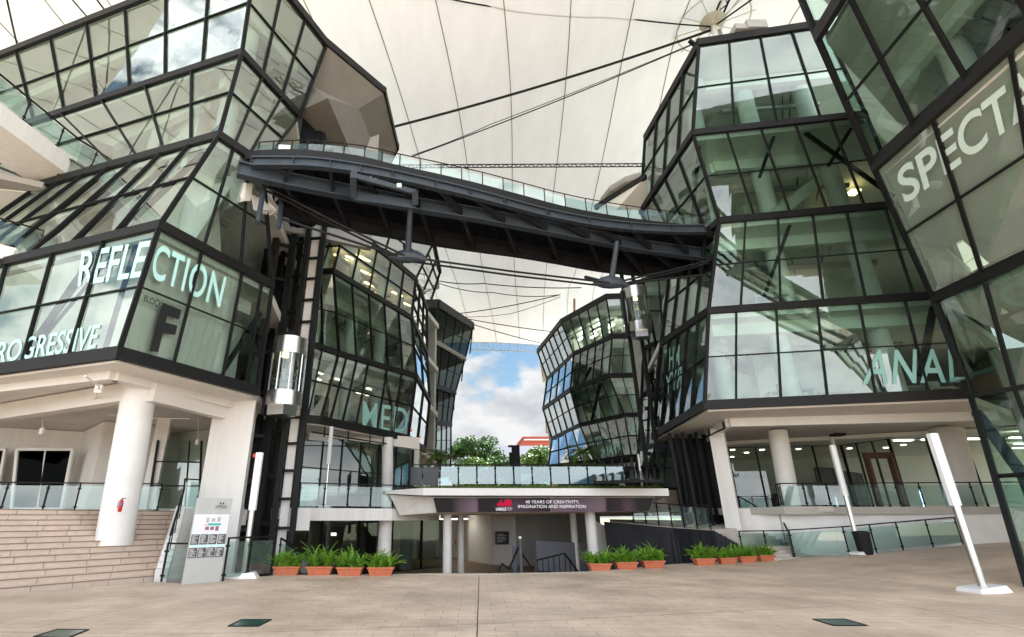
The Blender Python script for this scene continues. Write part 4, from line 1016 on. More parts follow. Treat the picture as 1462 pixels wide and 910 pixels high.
# lower faceted body
lowT=[Pd(556,706.5,24.3),Pd(618,709.5,23.9),Pd(935,709.5,24.3),(rim[1].x+.9,29.5),(rim[1].x+.6,39.8),(-3.2,39.8)]
lowB=[Pd(571,736,24.6),Pd(623.5,732,24.0),Pd(927,730,24.5),(rim[1].x+.6,29.5),(rim[1].x+.4,39.8),(-3.2,39.8)]
b=MB(); n=6; zt=2.5; zb=1.80
vs=[(p[0],p[1],zb if i>2 else (p.z)) for i,p in enumerate(lowB)]+[(p[0],p[1],zt if i>2 else min(p.z,2.6)) for i,p in enumerate(lowT)]
b.add(vs,[tuple(range(n))[::-1]]+[(i,(i+1)%n,n+(i+1)%n,n+i) for i in range(n)]); b.build('planter_body','white',PF)
# banner
bq=[Pd(623.5,731.5,23.93),Pd(926,729.5,24.35),Pd(933,710.8,24.1),Pd(618.7,711.2,23.82)]
bn=(bq[1]-bq[0]).cross(bq[3]-bq[0]).normalized(); bn = bn if bn.y<0 else -bn
bq[2]=Pplane(933,710.8,bq[0],bn); bq=[p+bn*.06 for p in bq]
def bannermat():
    m,nt,out=newmat('led_banner'); e=nt.nodes.new('ShaderNodeBsdfPrincipled')
    g=nt.nodes.new('ShaderNodeNewGeometry'); s=nt.nodes.new('ShaderNodeSeparateXYZ'); L(nt,g.outputs['Position'],s.inputs[0])
    r=nt.nodes.new('ShaderNodeMapRange'); r.inputs['From Min'].default_value=bq[0].x; r.inputs['From Max'].default_value=bq[1].x; L(nt,s.outputs['X'],r.inputs['Value'])
    cr=nt.nodes.new('ShaderNodeValToRGB'); el=cr.color_ramp.elements
    stops=[(0,(.004,.003,.005)),(.07,(.008,.005,.008)),(.11,(.10,.065,.09)),(.17,(.17,.12,.155)),(.185,(.17,.12,.155)),(.195,(.004,.003,.005)),(.28,(.009,.005,.009)),(.36,(.06,.035,.055)),(.46,(.03,.015,.027)),(.528,(.008,.004,.008)),(.532,(.14,.095,.125)),(.65,(.11,.07,.10)),(.77,(.17,.12,.155)),(.79,(.16,.11,.145)),(.80,(.004,.003,.005)),(.86,(.015,.008,.014)),(.90,(.08,.045,.07)),(.95,(.008,.004,.008)),(1,(.004,.003,.005))]
    el[0].position=stops[0][0]; el[0].color=(*stops[0][1],1); el[1].position=1; el[1].color=(*stops[-1][1],1)
    for p,c in stops[1:-1]: x=el.new(p); x.color=(*c,1)
    L(nt,r.outputs[0],cr.inputs[0]); L(nt,cr.outputs[0],e.inputs['Base Color']); L(nt,cr.outputs[0],e.inputs['Emission Color']); e.inputs['Emission Strength'].default_value=.03; e.inputs['Roughness'].default_value=.4
    L(nt,e.outputs[0],out.inputs['Surface']); return m
b=MB(); b.add(bq+[p-bn*.06 for p in bq],[(0,1,2,3),(7,6,5,4),(0,4,5,1),(1,5,6,2),(2,6,7,3),(3,7,4,0)]); BN=b.build('led_banner',bannermat(),PF)
sf=(bq[0],bn)
wt=emis('banner_white',(.9,.88,.92),.26); rd=emis('banner_red',(.62,.02,.07),.22)
lettering('40 YEARS OF CREATIVITY,',((750,714.5),(827,714.5),(827,719.5),(750,719.5)),sf,wt,BN,offset=.0,out=.03)
lettering('IMAGINATION AND INSPIRATION',((739.5,721),(836,721),(836,725.5),(739.5,725.5)),sf,wt,BN,offset=.0,out=.03)
lettering('LASALLE',((708,724.5),(722.5,724.5),(722.5,729),(708,729)),sf,wt,BN,offset=.03,out=.03)
for k in range(4): lettering('COLLEGE OF THE ARTS' if k%2 else 'OF THE ARTS',((723.5,724.3+k*1.2),(731,724.3+k*1.2),(731,725.1+k*1.2),(723.5,725.1+k*1.2)),sf,wt,BN,offset=.0,out=.03)
b=MB()   # the 40 emblem: two stepped wedges and a disc
def bp_(x,y): return Pplane(x,y,sf[0],bn)+bn*.028
b.add([bp_(709,720.5),bp_(716,713),bp_(716,723.5),bp_(709,721.5)],[(0,1,2,3)]); b.add([bp_(716,719.5),bp_(722,713),bp_(722,723.5),bp_(716,722)],[(0,1,2,3)])
b.add([bp_(725.5+5.2*math.cos(t*math.pi/12),718.2+5.2*math.sin(t*math.pi/12)) for t in range(24)],[tuple(range(24))]); b.build('emblem',rd,BN)
# top soil and grass
b=MB(); sp=[(rim[0].x+.1,rim[0].y+.25),(rim[1].x-.2,rim[1].y+.25),(rim[1].x-.1,29),(rim[0].x-1.2,29)]
b.prism(sp,RZ+.002,[RZ+.03,RZ+.03,3.1,3.1]); b.build('planting_soil','soil',PF)
gr=MB(); rr=random.Random(3)
for k in range(5200):
    s=rr.random(); t=rr.random()**1.3; x=lerp(lerp(sp[0][0],sp[1][0],s),lerp(sp[3][0],sp[2][0],s),t); y=lerp(23.4,28.8,t); z=lerp(RZ+.03,3.1,(y-23.3)/5.6)
    h=rr.uniform(.04,.13); a=rr.uniform(0,6.28); dx,dy=math.cos(a)*.03,math.sin(a)*.03; lx,ly=rr.uniform(-.05,.05),rr.uniform(-.05,.05)
    gr.add([(x-dx,y-dy,z),(x+dx,y+dy,z),(x+lx,y+ly,z+h)],[(0,1,2)])
o=gr.build('planted_grass','grass',PF); o['kind']='stuff'
for px,py0,d,r in ((638.5,733,25.4,.20),(658,733,29,.17),(822.5,733,29,.17),(848,733,25.6,.24)):
    p=Pd(px,800,d); b=MB(); b.tube([(p.x,p.y,-1),(p.x,p.y,1.85)],r,24); o=b.build('column','white2',PF)
    for f in o.data.polygons: f.use_smooth=len(f.vertices)==4
# fence on the platform
fz=3.12
fp=[Pd(628,691,27),Pd(893,691,27)]; fp=[V((p.x,p.y,fz)) for p in fp]
balustrade('frosted blue glass balustrade along the planted terrace above the banner',fp,1.02,.96,gm='glass_frost')
fl=thing('planter_screen','two charcoal screen panels at the left end of the terrace balustrade','screen',(fp[0].x-1,27,fz))
for a,c in ((586,602),(604,626)):
    p=XYd(a,690,26.9); r=XYd(c,690,26.9); b=MB(); b.wall(p,r,fz,fz+.88,.05); b.build('screen_panel',mat('charcoal_sheet',(.06,.065,.08),.5),fl)
b=MB(); p=XYd(584,690,26.9); r=XYd(628,690,26.9); b.bar((*p,fz+1.0),(*r,fz+1.0),.05,.05); b.bar((*p,fz-.3),(*p,fz+1),.05,.05,V((1,0,0))); b.build('handrail','steel',fl)
balustrade('turquoise glass stair balustrade at the left end of the terrace',[Pd(562,697,26.5),Pd(583,693,26.2)],1.0,.45,gm='glass_frost',hs=[.95,1.15])
fr_=thing('planter_screen','dark screen with a white post at the right end of the terrace balustrade','screen',(12,27,fz))
p=XYd(893,690,27); r=XYd(908,690,27.2); b=MB(); b.wall(p,r,fz-.2,fz+.95,.05); b.build('screen_panel','steel',fr_); 
x,y=XYd(916,690,26.5); b=MB(); b.bar((x,y,RZ),(x,y,4.6),.08,.06,V((1,0,0))); b.build('post','white2',fr_)
# terrace beyond, ceiling over the sunken hall
b=MB(); b.prism([(-3.4,29.2),(12.5,29.2),(15,42),(30,48),(32,130),(-28,130),(-14,48),(-3.4,40)],1.9,3.02); 
tag(b.build('terrace','terrace'),kind='structure',label='upper courtyard terrace beyond the planter')
# sunken hall walls
HL=thing('hall_wall','pale curved wall of the sunken hall with a dark notice board','wall',(3,40,-1))
wp=[(626,41),(663,40),(672,37),(705,34.0),(738,33)]
b=MB()
for (x,d),(x2,d2) in zip(wp,wp[1:]): b.wall(XYd(x,790,d),XYd(x2,790,d2),-1,1.9,.2)
b.build('wall_panel','white',HL)
b=MB(); b.wall(XYd(738,790,33),XYd(860,790,36),-1,1.9,.2); b.build('grey_wall_panel','concrete',HL)
panel(HL,707,759,726.5,777.5,33.3,33.0,'vinyl_b','notice_board')
for k in range(6): panel(HL,709.5,762.5+k*2.2,709.5+(9,13,11,14,12,8)[k],763.1+k*2.2,33.0,32.9,'paper','notice_text',.01)
panel(HL,654,757,667,797,39.5,39.3,'white2','door'); panel(HL,649,770,650.5,778,39.6,39.6,'red','red_extinguisher')
b=MB(); b.bar(Pd(622,742,36)*1,Pd(668,741,36),.3,.06); b.build('ceiling_light',emis('dim_lamp',(1,.95,.8),2),HL)
b=MB(); b.wall(XYd(764,790,28),XYd(850,790,29.5),[-1,-1],[.55,.35],.25); b.build('stair_flank',mat('grey_flank',(.16,.17,.2),.7),HL)
b=MB(); b.wall(XYd(850,790,27.5),XYd(930,790,28.5),-1,[1.5,.2],.2); b.build('raking_wall','white',HL)
# handrails at the top of the sunken stairs
HR=thing('stair_handrail','grey ball-topped newel post with handrails at the stairs going down','handrail',tuple(Pz(743,818,0)))
p=Pz(744.5,818,0); d=p.y; top_=Pd(743,771,d); b=MB(); b.tube([(p.x,p.y,-.3),(p.x,p.y,top_.z)],.055,14); b.build('newel_post','steel_blue',HR)
b=MB()
for i in range(9):
    pass
b.tube([(p.x,p.y,top_.z-.02),(p.x,p.y,top_.z+.01),(p.x,p.y,top_.z+.05),(p.x,p.y,top_.z+.09),(p.x,p.y,top_.z+.11)],[.03,.06,.075,.06,.02],12); b.build('ball_cap','inox',HR)
b=MB(); b.tube([(p.x,p.y,top_.z-.1),Pd(727,812,d+2.2)],.03,8); b.tube([(p.x,p.y+.3,top_.z-.3),Pd(757,808,d+2.5)],.03,8); b.tube([Pd(717,805,d+1),Pd(712,817,d+.6)],.03,8); b.tube([Pd(717,805,d+1),Pd(727,813,d+3)],.03,8); b.build('handrail','steel',HR)
b=MB(); a=Pd(734,790,d+1.5); b.bar((a.x,a.y,-1),(a.x,a.y,.7),.12,.12,V((1,0,0))); b.build('lower_post','steel_blue',HR)
HB=thing('stair_handrail','black barred handrail at the right of the sunken stairs','handrail',tuple(Pd(790,815,24)))
pa=[Pd(767,800,26),Pd(806,790.5,25),Pd(825,816,24)]
b=MB()
for a,c in zip(pa,pa[1:]): b.bar(a,c,.06,.06)
a2=[p-V((0,0,.8)) for p in pa]
b.bar(a2[0]+V((0,0,.35)),a2[1],.04,.04)
for s in (0,.2,.4,.6,.8,1): p=lerp(pa[0],pa[1],s); b.bar(p,p-V((0,0,1)),.035,.035,V((1,0,0)))
for s in (.4,.8): p=lerp(pa[1],pa[2],s); b.bar(p,p-V((0,0,1)),.035,.035,V((1,0,0)))
b.build('barred_rail','steel',HB)
# balustrade by the sign, front left of the void
balustrade('glass balustrade behind the left lamp post and sign board',[Pz(318,830,0),Pz(352,826,0),Pz(386,822,0)],1.08,.75)
balustrade('small glass balustrade between the wide steps and the sign board',[Pz(230,831,0),Pz(270,832,0)],.95,.95)
balustrade('descending glass balustrade behind the leftmost terracotta planter',[Pz(388,821,0)+V((0,.5,0)),Pd(470,826,21.5)],1.08,1.2,hs=[1.0,.3])
# ================================================================== footbridge
BZ=14.0
near_px=[(352,217),(405,214),(450,216),(510,223),(560,235),(620,248),(680,262),(740,278),(800,294),(860,306),(920,315),(975,321),(1018,326)]
near=[Pz(x,y,BZ) for x,y in near_px]
far_px=[(395,297),(440,309),(500,322),(560,333),(620,344),(680,353),(740,361),(800,371),(860,382),(920,388),(975,390),(1000,385),(1022,374)]
farp=[Pz(x,y,BZ-.9) for x,y in far_px]
FB=thing('footbridge','long curving black and grey steel footbridge spanning between the blocks','footbridge',(0,17,BZ))
N=len(near)
def resample(P,n):
    out=[]
    for i in range(n+1):
        t=i/n*(len(P)-1); k=min(int(t),len(P)-2); s=t-k
        p0=P[max(k-1,0)];p1=P[k];p2=P[k+1];p3=P[min(k+2,len(P)-1)]
        out.append(.5*((2*p1)+(p2-p0)*s+(2*p0-5*p1+4*p2-p3)*s*s+(-p0+3*p1-3*p2+p3)*s**3))
    return out
NN=48
nr_=resample(near,NN); fr2=resample(farp,NN)
dk=MB()
for i in range(NN):
    a,b_,c,d=nr_[i],nr_[i+1],fr2[i+1].copy(),fr2[i].copy(); c.z=d.z=BZ
    dk.quad(a,b_,c,d); lo_=V((0,0,-.32)); dk.quad(a+lo_,b_+lo_,c+lo_,d+lo_); dk.quad(a,b_,b_+lo_,a+lo_); dk.quad(c,d,d+lo_*2.5,c+lo_*2.5)
dk.build('deck','steel_dark',FB)
# ribbed underside
rb=MB()
for i in range(0,NN*3):
    t=i/(NN*3); k=int(t*NN); s=t*NN-k; a=lerp(nr_[k],nr_[k+1],s); c=lerp(fr2[k],fr2[k+1],s)
    p=lerp(a,c,.02); r=lerp(a,c,.97); p.z=r.z=BZ-.35; rb.bar(p,r,.07,.06)
rb.build('deck_ribs','steel_dark',FB)
def ibeam(root,P,h,w,name,m):
    b=MB()
    for a,c in zip(P,P[1:]):
        b.bar(a,c,.03,h-.03,ext=.004); 
        b.bar(a+V((0,0,h/2)),c+V((0,0,h/2)),w,.05,ext=.01); b.bar(a-V((0,0,h/2)),c-V((0,0,h/2)),w,.05,ext=.01)
    for k in range(0,len(P),4):
        a=P[k]; c=P[min(k+1,len(P)-1)] if k<len(P)-1 else P[k-1]; d=(c-a).normalized(); n=V((-d.y,d.x,0))
        b.bar(a-n*w*.48,a+n*w*.48,.02,h-.04)
    return b.build(name,m,root)
e1=[(360,232),(440,233),(500,240),(560,251),(640,269),(700,284),(780,305),(860,320),(940,327),(1005,328)]
E1=resample([Pz(x,y,13.35) for x,y in e1],NN)
ibeam(FB,E1,.34,.25,'edge_beam','steel_blue')
e2_=[(338,241),(400,256),(450,266),(500,275)]; 
g1=[(340,242),(430,262),(520,279),(600,294),(680,307),(760,322),(840,338),(900,350),(960,358),(1042,369)]
G1=resample([Pz(x,y,13.05) for x,y in g1],NN)
ibeam(FB,G1,.5,.32,'main_girder','steel_blue')
g2=[p+(fr2[min(i,NN)]-p)*.0 for i,p in enumerate(G1)]
G2=[lerp(fr2[i],nr_[i],.05)+V((0,0,-.1)) for i in range(NN+1)]
ibeam(FB,G2,.45,.28,'far_girder','steel_dark')
cr=MB()
for i in range(4,NN,4):
    a=G1[i].copy(); c=G2[i].copy(); a.z=13.0; c.z=12.95; cr.bar(a,c,.12,.3); a2=E1[i].copy(); cr.bar(a2,a,.1,.25)
cr.build('cross_beam','steel_dark',FB)
# cradle hung between the beams
b=MB(); L_=[Pz(505,248,13.0),Pz(593,272,13.0)]; R_=[Pz(505,277,12.7),Pz(593,290,12.7)]
for p,r in zip(L_,R_): b.bar(p,r,.22,.5)
b.bar(L_[0]+V((0,0,-.1)),L_[1]+V((0,0,-.1)),.12,.2); b.bar(R_[0]+V((0,0,-.1)),R_[1]+V((0,0,-.1)),.12,.35); b.build('service_cradle','steel_blue',FB)
for x,y in ((527,257),(534,259),(570,266)):
    b=MB(); b.box(Pz(x,y,12.95),(.17,.12,.17)); b.build('junction_box','bluebox',FB)
# railing
rl_=[V((lerp(a,c,.62/max(.7,(V((c.x,c.y,0))-V((a.x,a.y,0))).length)).x,lerp(a,c,.62/max(.7,(V((c.x,c.y,0))-V((a.x,a.y,0))).length)).y,BZ)) for a,c in zip(nr_,fr2)]
rail_pts=rl_[::2]
for i in range(len(rail_pts)-1):
    a,c=rail_pts[i],rail_pts[i+1]; b=MB(); d=(c-a).normalized()*.03
    b.add([a+d+V((0,0,.04)),c-d+V((0,0,.04)),c-d+V((0,0,.80)),a+d+V((0,0,.80))],[(0,1,2,3)]); b.build('glass_panel','glass_rail',FB)
for i,a in enumerate(rail_pts):
    b=MB(); b.bar(a,a+V((0,0,.93)),.03,.04,V((1,0,0))); b.build('post','steel',FB)
b=MB(); b.tube([p+V((0,0,.95)) for p in rl_],.022,8); b.build('handrail','steel',FB)
fr3=[V((p.x,p.y,BZ)) for p in fr2]
b=MB(); b.tube([p+V((0,0,1.0)) for p in fr3],.03,8); b.build('handrail','steel',FB)
b=MB(); 
for a,c in zip(nr_,nr_[1:]): b.bar(a-V((0,0,.16)),c-V((0,0,.16)),.06,.34,ext=.01)
b.build('fascia','steel_band',FB)
# white small notice on the rail, wooden cabinet
a=Pz(405,208,14.55)+V((0,.1,0)); b=MB(); b.box(a,(.42,.03,.2),.1); b.build('notice','paper',FB)
# struts, saddle nodes and tie cables
def node(px,py,z,tx,ty,tx2,ty2):
    c=Pz(px,py,z); b=MB(); b.tube([Pz(tx,ty,12.75),c],[.10,.14],12); b.build('strut','steel_blue',FB)
    b=MB(); b.tube([Pz(tx2,ty2,12.6)+V((0,1.2,0)),c],[.09,.12],12); b.build('strut','steel_dark',FB)
    b=MB(); b.tube([c+V((-.75,0,.06)),c+V((-.35,0,.10)),c+V((0,0,.14)),c+V((.35,0,.10)),c+V((.75,0,-.03))],[.06,.24,.30,.24,.08],10); 
    b.build('saddle','steel_blue',FB); return c
n1=node(582,370,11.2,586,296,574,330); n2=node(872,407,10.9,881,345,845,380)
a0=Pz(377,268,13.2); a3=Pz(1020,372,12.4)
for off in (-.18,.18):
    for p,r in ((a0,n1),(n1,n2),(n2,a3)):
        b=MB(); o=V((0,off,0)); b.tube([p+o,lerp(p,r,.5)+o-V((0,0,.05)),r+o],.045,8); b.build('tie_cable','steel_dark',FB)
for p,r in (((368,318),(377,268)),((398,325),(402,287))):
    x=MB(); x.tube([Pz(*p,11.0),Pz(*r,13.0)],.09,10); x.build('strut','steel_blue',FB)
for p_,r_ in ((Pz(400,312,11.8),n1),(n2,Pz(1010,392,11.6))): b=MB(); b.tube([p_,r_],.05,8); b.build('tie_cable','steel_dark',FB)
# ================================================================== canopy
HUBS=[(16.2,23.2,3.6,4.5),(-20.5,12.8,3.0,4.5),(15.5,60,3.0,5.0),(-4.0,58,3.0,5.0),(-14,2,3,5),(20,-8,3,5)]
def zc(x,y):
    z=27.3-.0007*(y-20)**2*.6-.0012*(x-2)**2*.5
    z+=.35*math.sin(x*.24+.6)*math.cos(y*.17)
    for hx,hy,a,s in HUBS:
        r=math.hypot(x-hx,y-hy); z+=a*math.exp(-r/s)
    if y>68: z+=(y-68)*.0
    return z
YN=9
YE=lambda x: 74-.0011*(x-5)**2*6
CN=thing('tensile_canopy','huge cream fabric canopy stretched over the courtyard between the buildings','canopy',(0,20,26))
b=MB(); nx,ny=130,120
for j in range(ny+1):
    for i in range(nx+1):
        x=lerp(-52,54,i/nx); y=lerp(YN,YE(x),j/ny); b.v.append((x,y,zc(x,y)))
for j in range(ny):
    for i in range(nx):
        a=j*(nx+1)+i; b.f.append((a,a+1,a+nx+2,a+nx+1)); b.m.append(0)
b.build('membrane','membrane',CN,smooth=True)
for k in range(-14,15):
    x0=-.24+k*3.5
    pts=[]
    for j in range(70):
        y=lerp(-15,78,j/69); x=x0+.135*y
        for hx,hy,a,s in HUBS[:4]:
            dx=x-hx; dy=y-hy; x-=dx*.16*math.exp(-(dy*dy)/160)*math.exp(-abs(dx)/9)
        if -51<x<53 and YN<y<YE(x): pts.append((x,y,zc(x,y)-.03))
    if len(pts)>3:
        b=MB(); b.tube(pts,.028,5); b.build('seam',M['seam'] if 'seam' in M else M.setdefault('seam',mat('seam',(.22,.21,.13),.7)),CN)
# edge truss along the far edge
ep=[V((x,YE(x)+.05,zc(x,YE(x)))) for x in [lerp(-30,44,i/60) for i in range(61)]]
b=MB()
lo_=V((0,.4,-1.1))
for a,c in zip(ep,ep[1:]): b.bar(a,c,.12,.12); b.bar(a+lo_,c+lo_,.12,.12)
for i,a in enumerate(ep[:-1]): b.bar(a,a+lo_,.07,.07,V((1,0,0))); b.bar(a+lo_ if i%2 else a, ep[i+1] if i%2 else ep[i+1]+lo_,.06,.06)
b.build('edge_truss',mat('pale_truss',(.45,.46,.48),.5),CN)
# cables
def cable(label,pts,r,sag=0,group='steel cables under the canopy'):
    b=MB(); P=[]
    for a,c in zip(pts,pts[1:]):
        for i in range(12): t=i/12; p=lerp(a,c,t); p.z-=sag*4*t*(1-t); P.append(p)
    P.append(pts[-1]); b.tube(P,r,6); return tag(b.build('cable','steel',None),label,'cable',group)
hub=Pz(1019,38,29.0); 
cable('thickest black cable running from the canopy mast down towards the left roof edge',[hub+V((-.2,0,-.3)),Pz(563,181,23)],.075,.3)
cable('thin double cable falling from the canopy mast behind the footbridge rail',[hub+V((-.2,.2,-.6)),Pz(588,224,22.4)],.035,.2)
cable('second strand just above the thin cable behind the footbridge rail',[hub+V((-.2,.4,-.4)),Pz(700,178,23.6),Pz(588,222,22.4)],.022,.1)
cable('topmost curved black cable crossing the canopy to the upper left',[hub+V((-.2,0,0)),Pz(870,23,28),Pz(740,14,27.5),Pz(630,-4,27),Pz(500,-40,26.5)],.045,.1)
cable('cable from the canopy mast leaving the picture at the top right',[hub,Pz(1090,-12,28.5)],.05)
cable('dark cable crossing the canopy in the upper left corner',[Pz(100,-4,27),Pz(124,24,26),Pz(0,60,24)][:2],.04)
cable('highest of the thin cables below the footbridge',[Pz(620,400,23),Pz(690,405,23.5),Pz(830,411,23)],.05,.2)
cable('sagging thin cable below the footbridge ending at the far mast',[Pz(622,403,23),Pz(705,418,22),Pz(800,421,23)],.04,.3)
cable('thin cable rising from the dark leaning block to the far mast',[Pz(655,448,22.5),Pz(800,421,24)],.05,.2)
cable('faint lower cable rising from the dark leaning block to the far mast',[Pz(662,453,22.3),Pz(730,448,22.4),Pz(800,424,24)],.03,.1)
cable('upper of two cables from the dark block to the far right block',[Pz(670,456,22.5),Pz(790,474,22.5)],.05,.1)
cable('lower of two cables from the dark block to the far right block',[Pz(674,463,22.5),Pz(776,491,22.5)],.05,.1)
# cable truss at bridge height
ct_=thing('cable_truss','slim horizontal black truss crossing under the canopy behind the footbridge','truss',tuple(Pz(560,240,21.9)))
b=MB(); A=Pz(556,240,21.9); B_=Pz(925,238,21.9); up_=V((0,0,.22))
b.bar(A,B_,.05,.05); b.bar(A+up_,B_+up_,.05,.05); n=60
for i in range(n): p=lerp(A,B_,i/n); r=lerp(A,B_,(i+1)/n); b.bar(p+(up_ if i%2 else V()),r+(V() if i%2 else up_),.035,.035)
b.build('truss_chords','steel',ct_)
# mast head
def masthead(label,h,rad,s=1.0):
    root=thing('canopy_mast',label,'mast',(h.x,h.y,h.z-1))
    iv=mat('ivory_steel',(.55,.52,.44),.5); zz=h.z
    b=MB(); b.tube([(h.x,h.y,zz+.5*s),(h.x,h.y,zz+.35*s),(h.x,h.y,zz)],[rad*.9,rad,rad*.25],24); b.build('crown_plate',iv,root)
    b=MB(); b.tube([(h.x,h.y,zz-.55*s),(h.x,h.y,zz-.3*s),(h.x,h.y,zz+.1*s)],[.12*s,.3*s,.22*s],14); b.build('crown_boss','inox',root)
    R=rad*2.7; b=MB(); ring=[(h.x+R*math.cos(t/32*2*math.pi),h.y+R*math.sin(t/32*2*math.pi),zz+.2*s) for t in range(33)]; b.tube(ring,.04*s,6); b.build('ring',iv,root)
    b=MB()
    for k in range(10):
        t=k/10*2*math.pi+.2; b.tube([(h.x,h.y,zz+.1),(h.x+R*1.12*math.cos(t),h.y+R*1.12*math.sin(t),zz+.2)],.03*s,5)
    b.build('spokes',iv,root)
    return root
masthead('canopy mast head with spokes above the right block roof',hub,.75)
mst=thing('mast_struts','pale lattice struts rising from the right roof to the canopy mast','mast',tuple(Pz(1030,72,22.3)))
def lattice(root,a,c,w,name,m):
    b=MB(); d=(c-a); n=max(4,int(d.length/.45)); s=d.normalized().cross(V((0,1,0))).normalized()*w
    b.bar(a-s,c-s,.09,.09); b.bar(a+s,c+s,.09,.09)
    for i in range(n): b.bar(lerp(a,c,i/n)+(s if i%2 else -s),lerp(a,c,(i+1)/n)+(-s if i%2 else s),.05,.05)
    b.build(name,m,root)
lattice(mst,Pz(1037,74,22.3),hub+V((.1,0,-.2)),.22,'lattice_strut',M['concrete'])
lattice(mst,hub+V((.1,0,.2)),Pz(1046,-25,30),.22,'lattice_strut','steel')
b=MB(); b.tube([Pz(1026,76,22.3),hub],.14,10); b.build('pipe_strut',M['soffit'],mst)
hb2=V((-20.5,12.8,29.2)); masthead('canopy mast head above the roof of the left glass block',hb2,.75)
for k,(dx,dy) in enumerate(((17,4),(14,14),(4,18),(-8,16),(-18,8),(-22,-2),(-12,-3.4),(6,-3.6),(15,-3.2))):
    b=MB(); P=[]
    for i in range(14):
        t=i/13; x=hb2.x+dx*t; y=hb2.y+dy*t; P.append((x,y,lerp(hb2.z-.3,zc(hb2.x+dx,hb2.y+dy)-1.2,t)-.6*4*t*(1-t)))
    b.tube(P,.05,6); tag(b.build('cable','steel'),'steel cable fanning out above the roof of the left glass block','cable','cables fanning above the left block')
fh=V((*[Pz(822,430,27)[i] for i in (0,1)],27)); fm=thing('canopy_mast','slim orange-brown far mast under the canopy peak','mast',tuple(fh))
b=MB(); b.tube([Pd(820,456,fh.y-2),Pd(820,427,fh.y-2)],.14,8); b.build('mast_tube',mat('rust_mast',(.3,.15,.08),.6),fm)
# ================================================================== street furniture
def lamp(label,base,h,w=.16,lean=0,topz=None,rot=0):
    root=thing('lamp_post',label,'lamp post',tuple(base),'white tube lamp posts on the plaza')
    hp=h*.52; x,y,z=base
    b=MB(); R=Matrix.Rotation(rot,3,'Z')
    vs=[R@V(p) for p in ((-.42,-.3,0),(.42,-.3,0),(.42,.3,0),(-.42,.3,0),(-.40,-.28,.09),(.3,-.28,.17),(.3,.28,.17),(-.40,.28,.09))]
    b.add([base+v for v in vs],[(0,3,2,1),(4,5,6,7),(0,1,5,4),(1,2,6,5),(2,3,7,6),(3,0,4,7)]); b.build('base','lampwhite',root,bevel=.012)
    b=MB(); b.tube([(x,y,z+.1),(x,y,z+hp)],w*.42,20); o=b.build('pole','inox',root)
    for p in o.data.polygons: p.use_smooth=len(p.vertices)==4
    b=MB(); b.tube([(x,y,z+hp),(x,y,z+h)],w*.62,6); b.build('light_tube','lampwhite',root,bevel=.008)
    return root
b1=Pz(1406,846,0); lamp('tall white tube lamp post nearest the camera at the right',b1,3.62,.2,rot=.1)
b2=Pg(1229,792); lamp('white tube lamp post beside the black bin by the right balustrade',V((b2.x,b2.y,gsm(b2.x,b2.y))),Pd(1190,636,b2.y).z-b2.z,.2,rot=.2)
b3=Pz(347,825.5,0); lamp('white tube lamp post beside the metal sign board on the left',b3,3.5,.19,rot=.2)
x=MB(); c=Pd(364,651,b3.y+.3); x.tube([c-V((0,0,.05)),c+V((0,0,.06))],[.06,.06],10); x.build('red_beacon','red',LT)
# litter bin
bb_=Pg(1237,792); zb_=gsm(bb_.x,bb_.y); root=thing('litter_bin','round black litter bin beside the lamp post at the right balustrade','bin',(bb_.x,bb_.y,zb_))
b=MB(); b.tube([(bb_.x,bb_.y,zb_),(bb_.x,bb_.y,zb_+.05),(bb_.x,bb_.y,zb_+.75)],[.22,.25,.29],20); b.build('bin_body','steel',root); b=MB(); b.tube([(bb_.x,bb_.y,zb_+.75),(bb_.x,bb_.y,zb_+.82),(bb_.x,bb_.y,zb_+.86)],[.31,.31,.2],20); b.build('bin_rim','steel_band',root)
# sign board
sg=thing('sign_board','leaning brushed metal campus directory board beside the left lamp post','sign',tuple(Pz(285,834,0)))
A=Pz(259,835,0); B2=Pz(314,831,0); dxy=(B2-A); wv=dxy; 
d0=A.y; d1=B2.y
C_=Pd(330.5,711,d1+.15); D_=Pd(283,712,d0+.15)
# make it a flat parallelogram board
qs=[A,B2,A+(C_-A)+V((0,0,0)),D_]
upv=((C_-B2)+(D_-A))/2; qs=[A,B2,B2+upv,A+upv]
sn=(qs[1]-qs[0]).cross(qs[3]-qs[0]).normalized(); sn=sn if sn.dot(CAM-A)>0 else -sn
b=MB(); b.add([p for p in qs]+[p-sn*.07 for p in qs],[(0,1,2,3),(7,6,5,4),(0,4,5,1),(1,5,6,2),(2,6,7,3),(3,7,4,0)]); SB=b.build('metal_sheet','inox_sat',sg)
def spanel(s0,t0,s1,t1,m,name,o=.006,par=SB):
    p=[bil(qs,s0,t0),bil(qs,s1,t0),bil(qs,s1,t1),bil(qs,s0,t1)]; b=MB(); b.add([x+sn*o for x in p]+[x+sn*(o-.005) for x in p],[(0,1,2,3),(0,1,5,4),(1,2,6,5),(2,3,7,6),(3,0,4,7)]); return b.build(name,m,par)
spanel(.02,.375,.98,.80,'paper','map_panel')
for r_,(t0,t1) in enumerate(((.44,.56),(.29,.405))):
    for c_ in range(4):
        s0=.03+c_*.24; spanel(s0,t0,s0+.22,t1,'dark_print','directory_panel',.010)
        for l_ in range(7): spanel(s0+.02,t1-.018-l_*.014,s0+.07+random.Random(l_+c_*9+r_*50).uniform(.02,.12),t1-.013-l_*.014,'paper','directory_text',.014)
spanel(.02,.415,.98,.435,M['vinyl'],'blue_rule',.009)
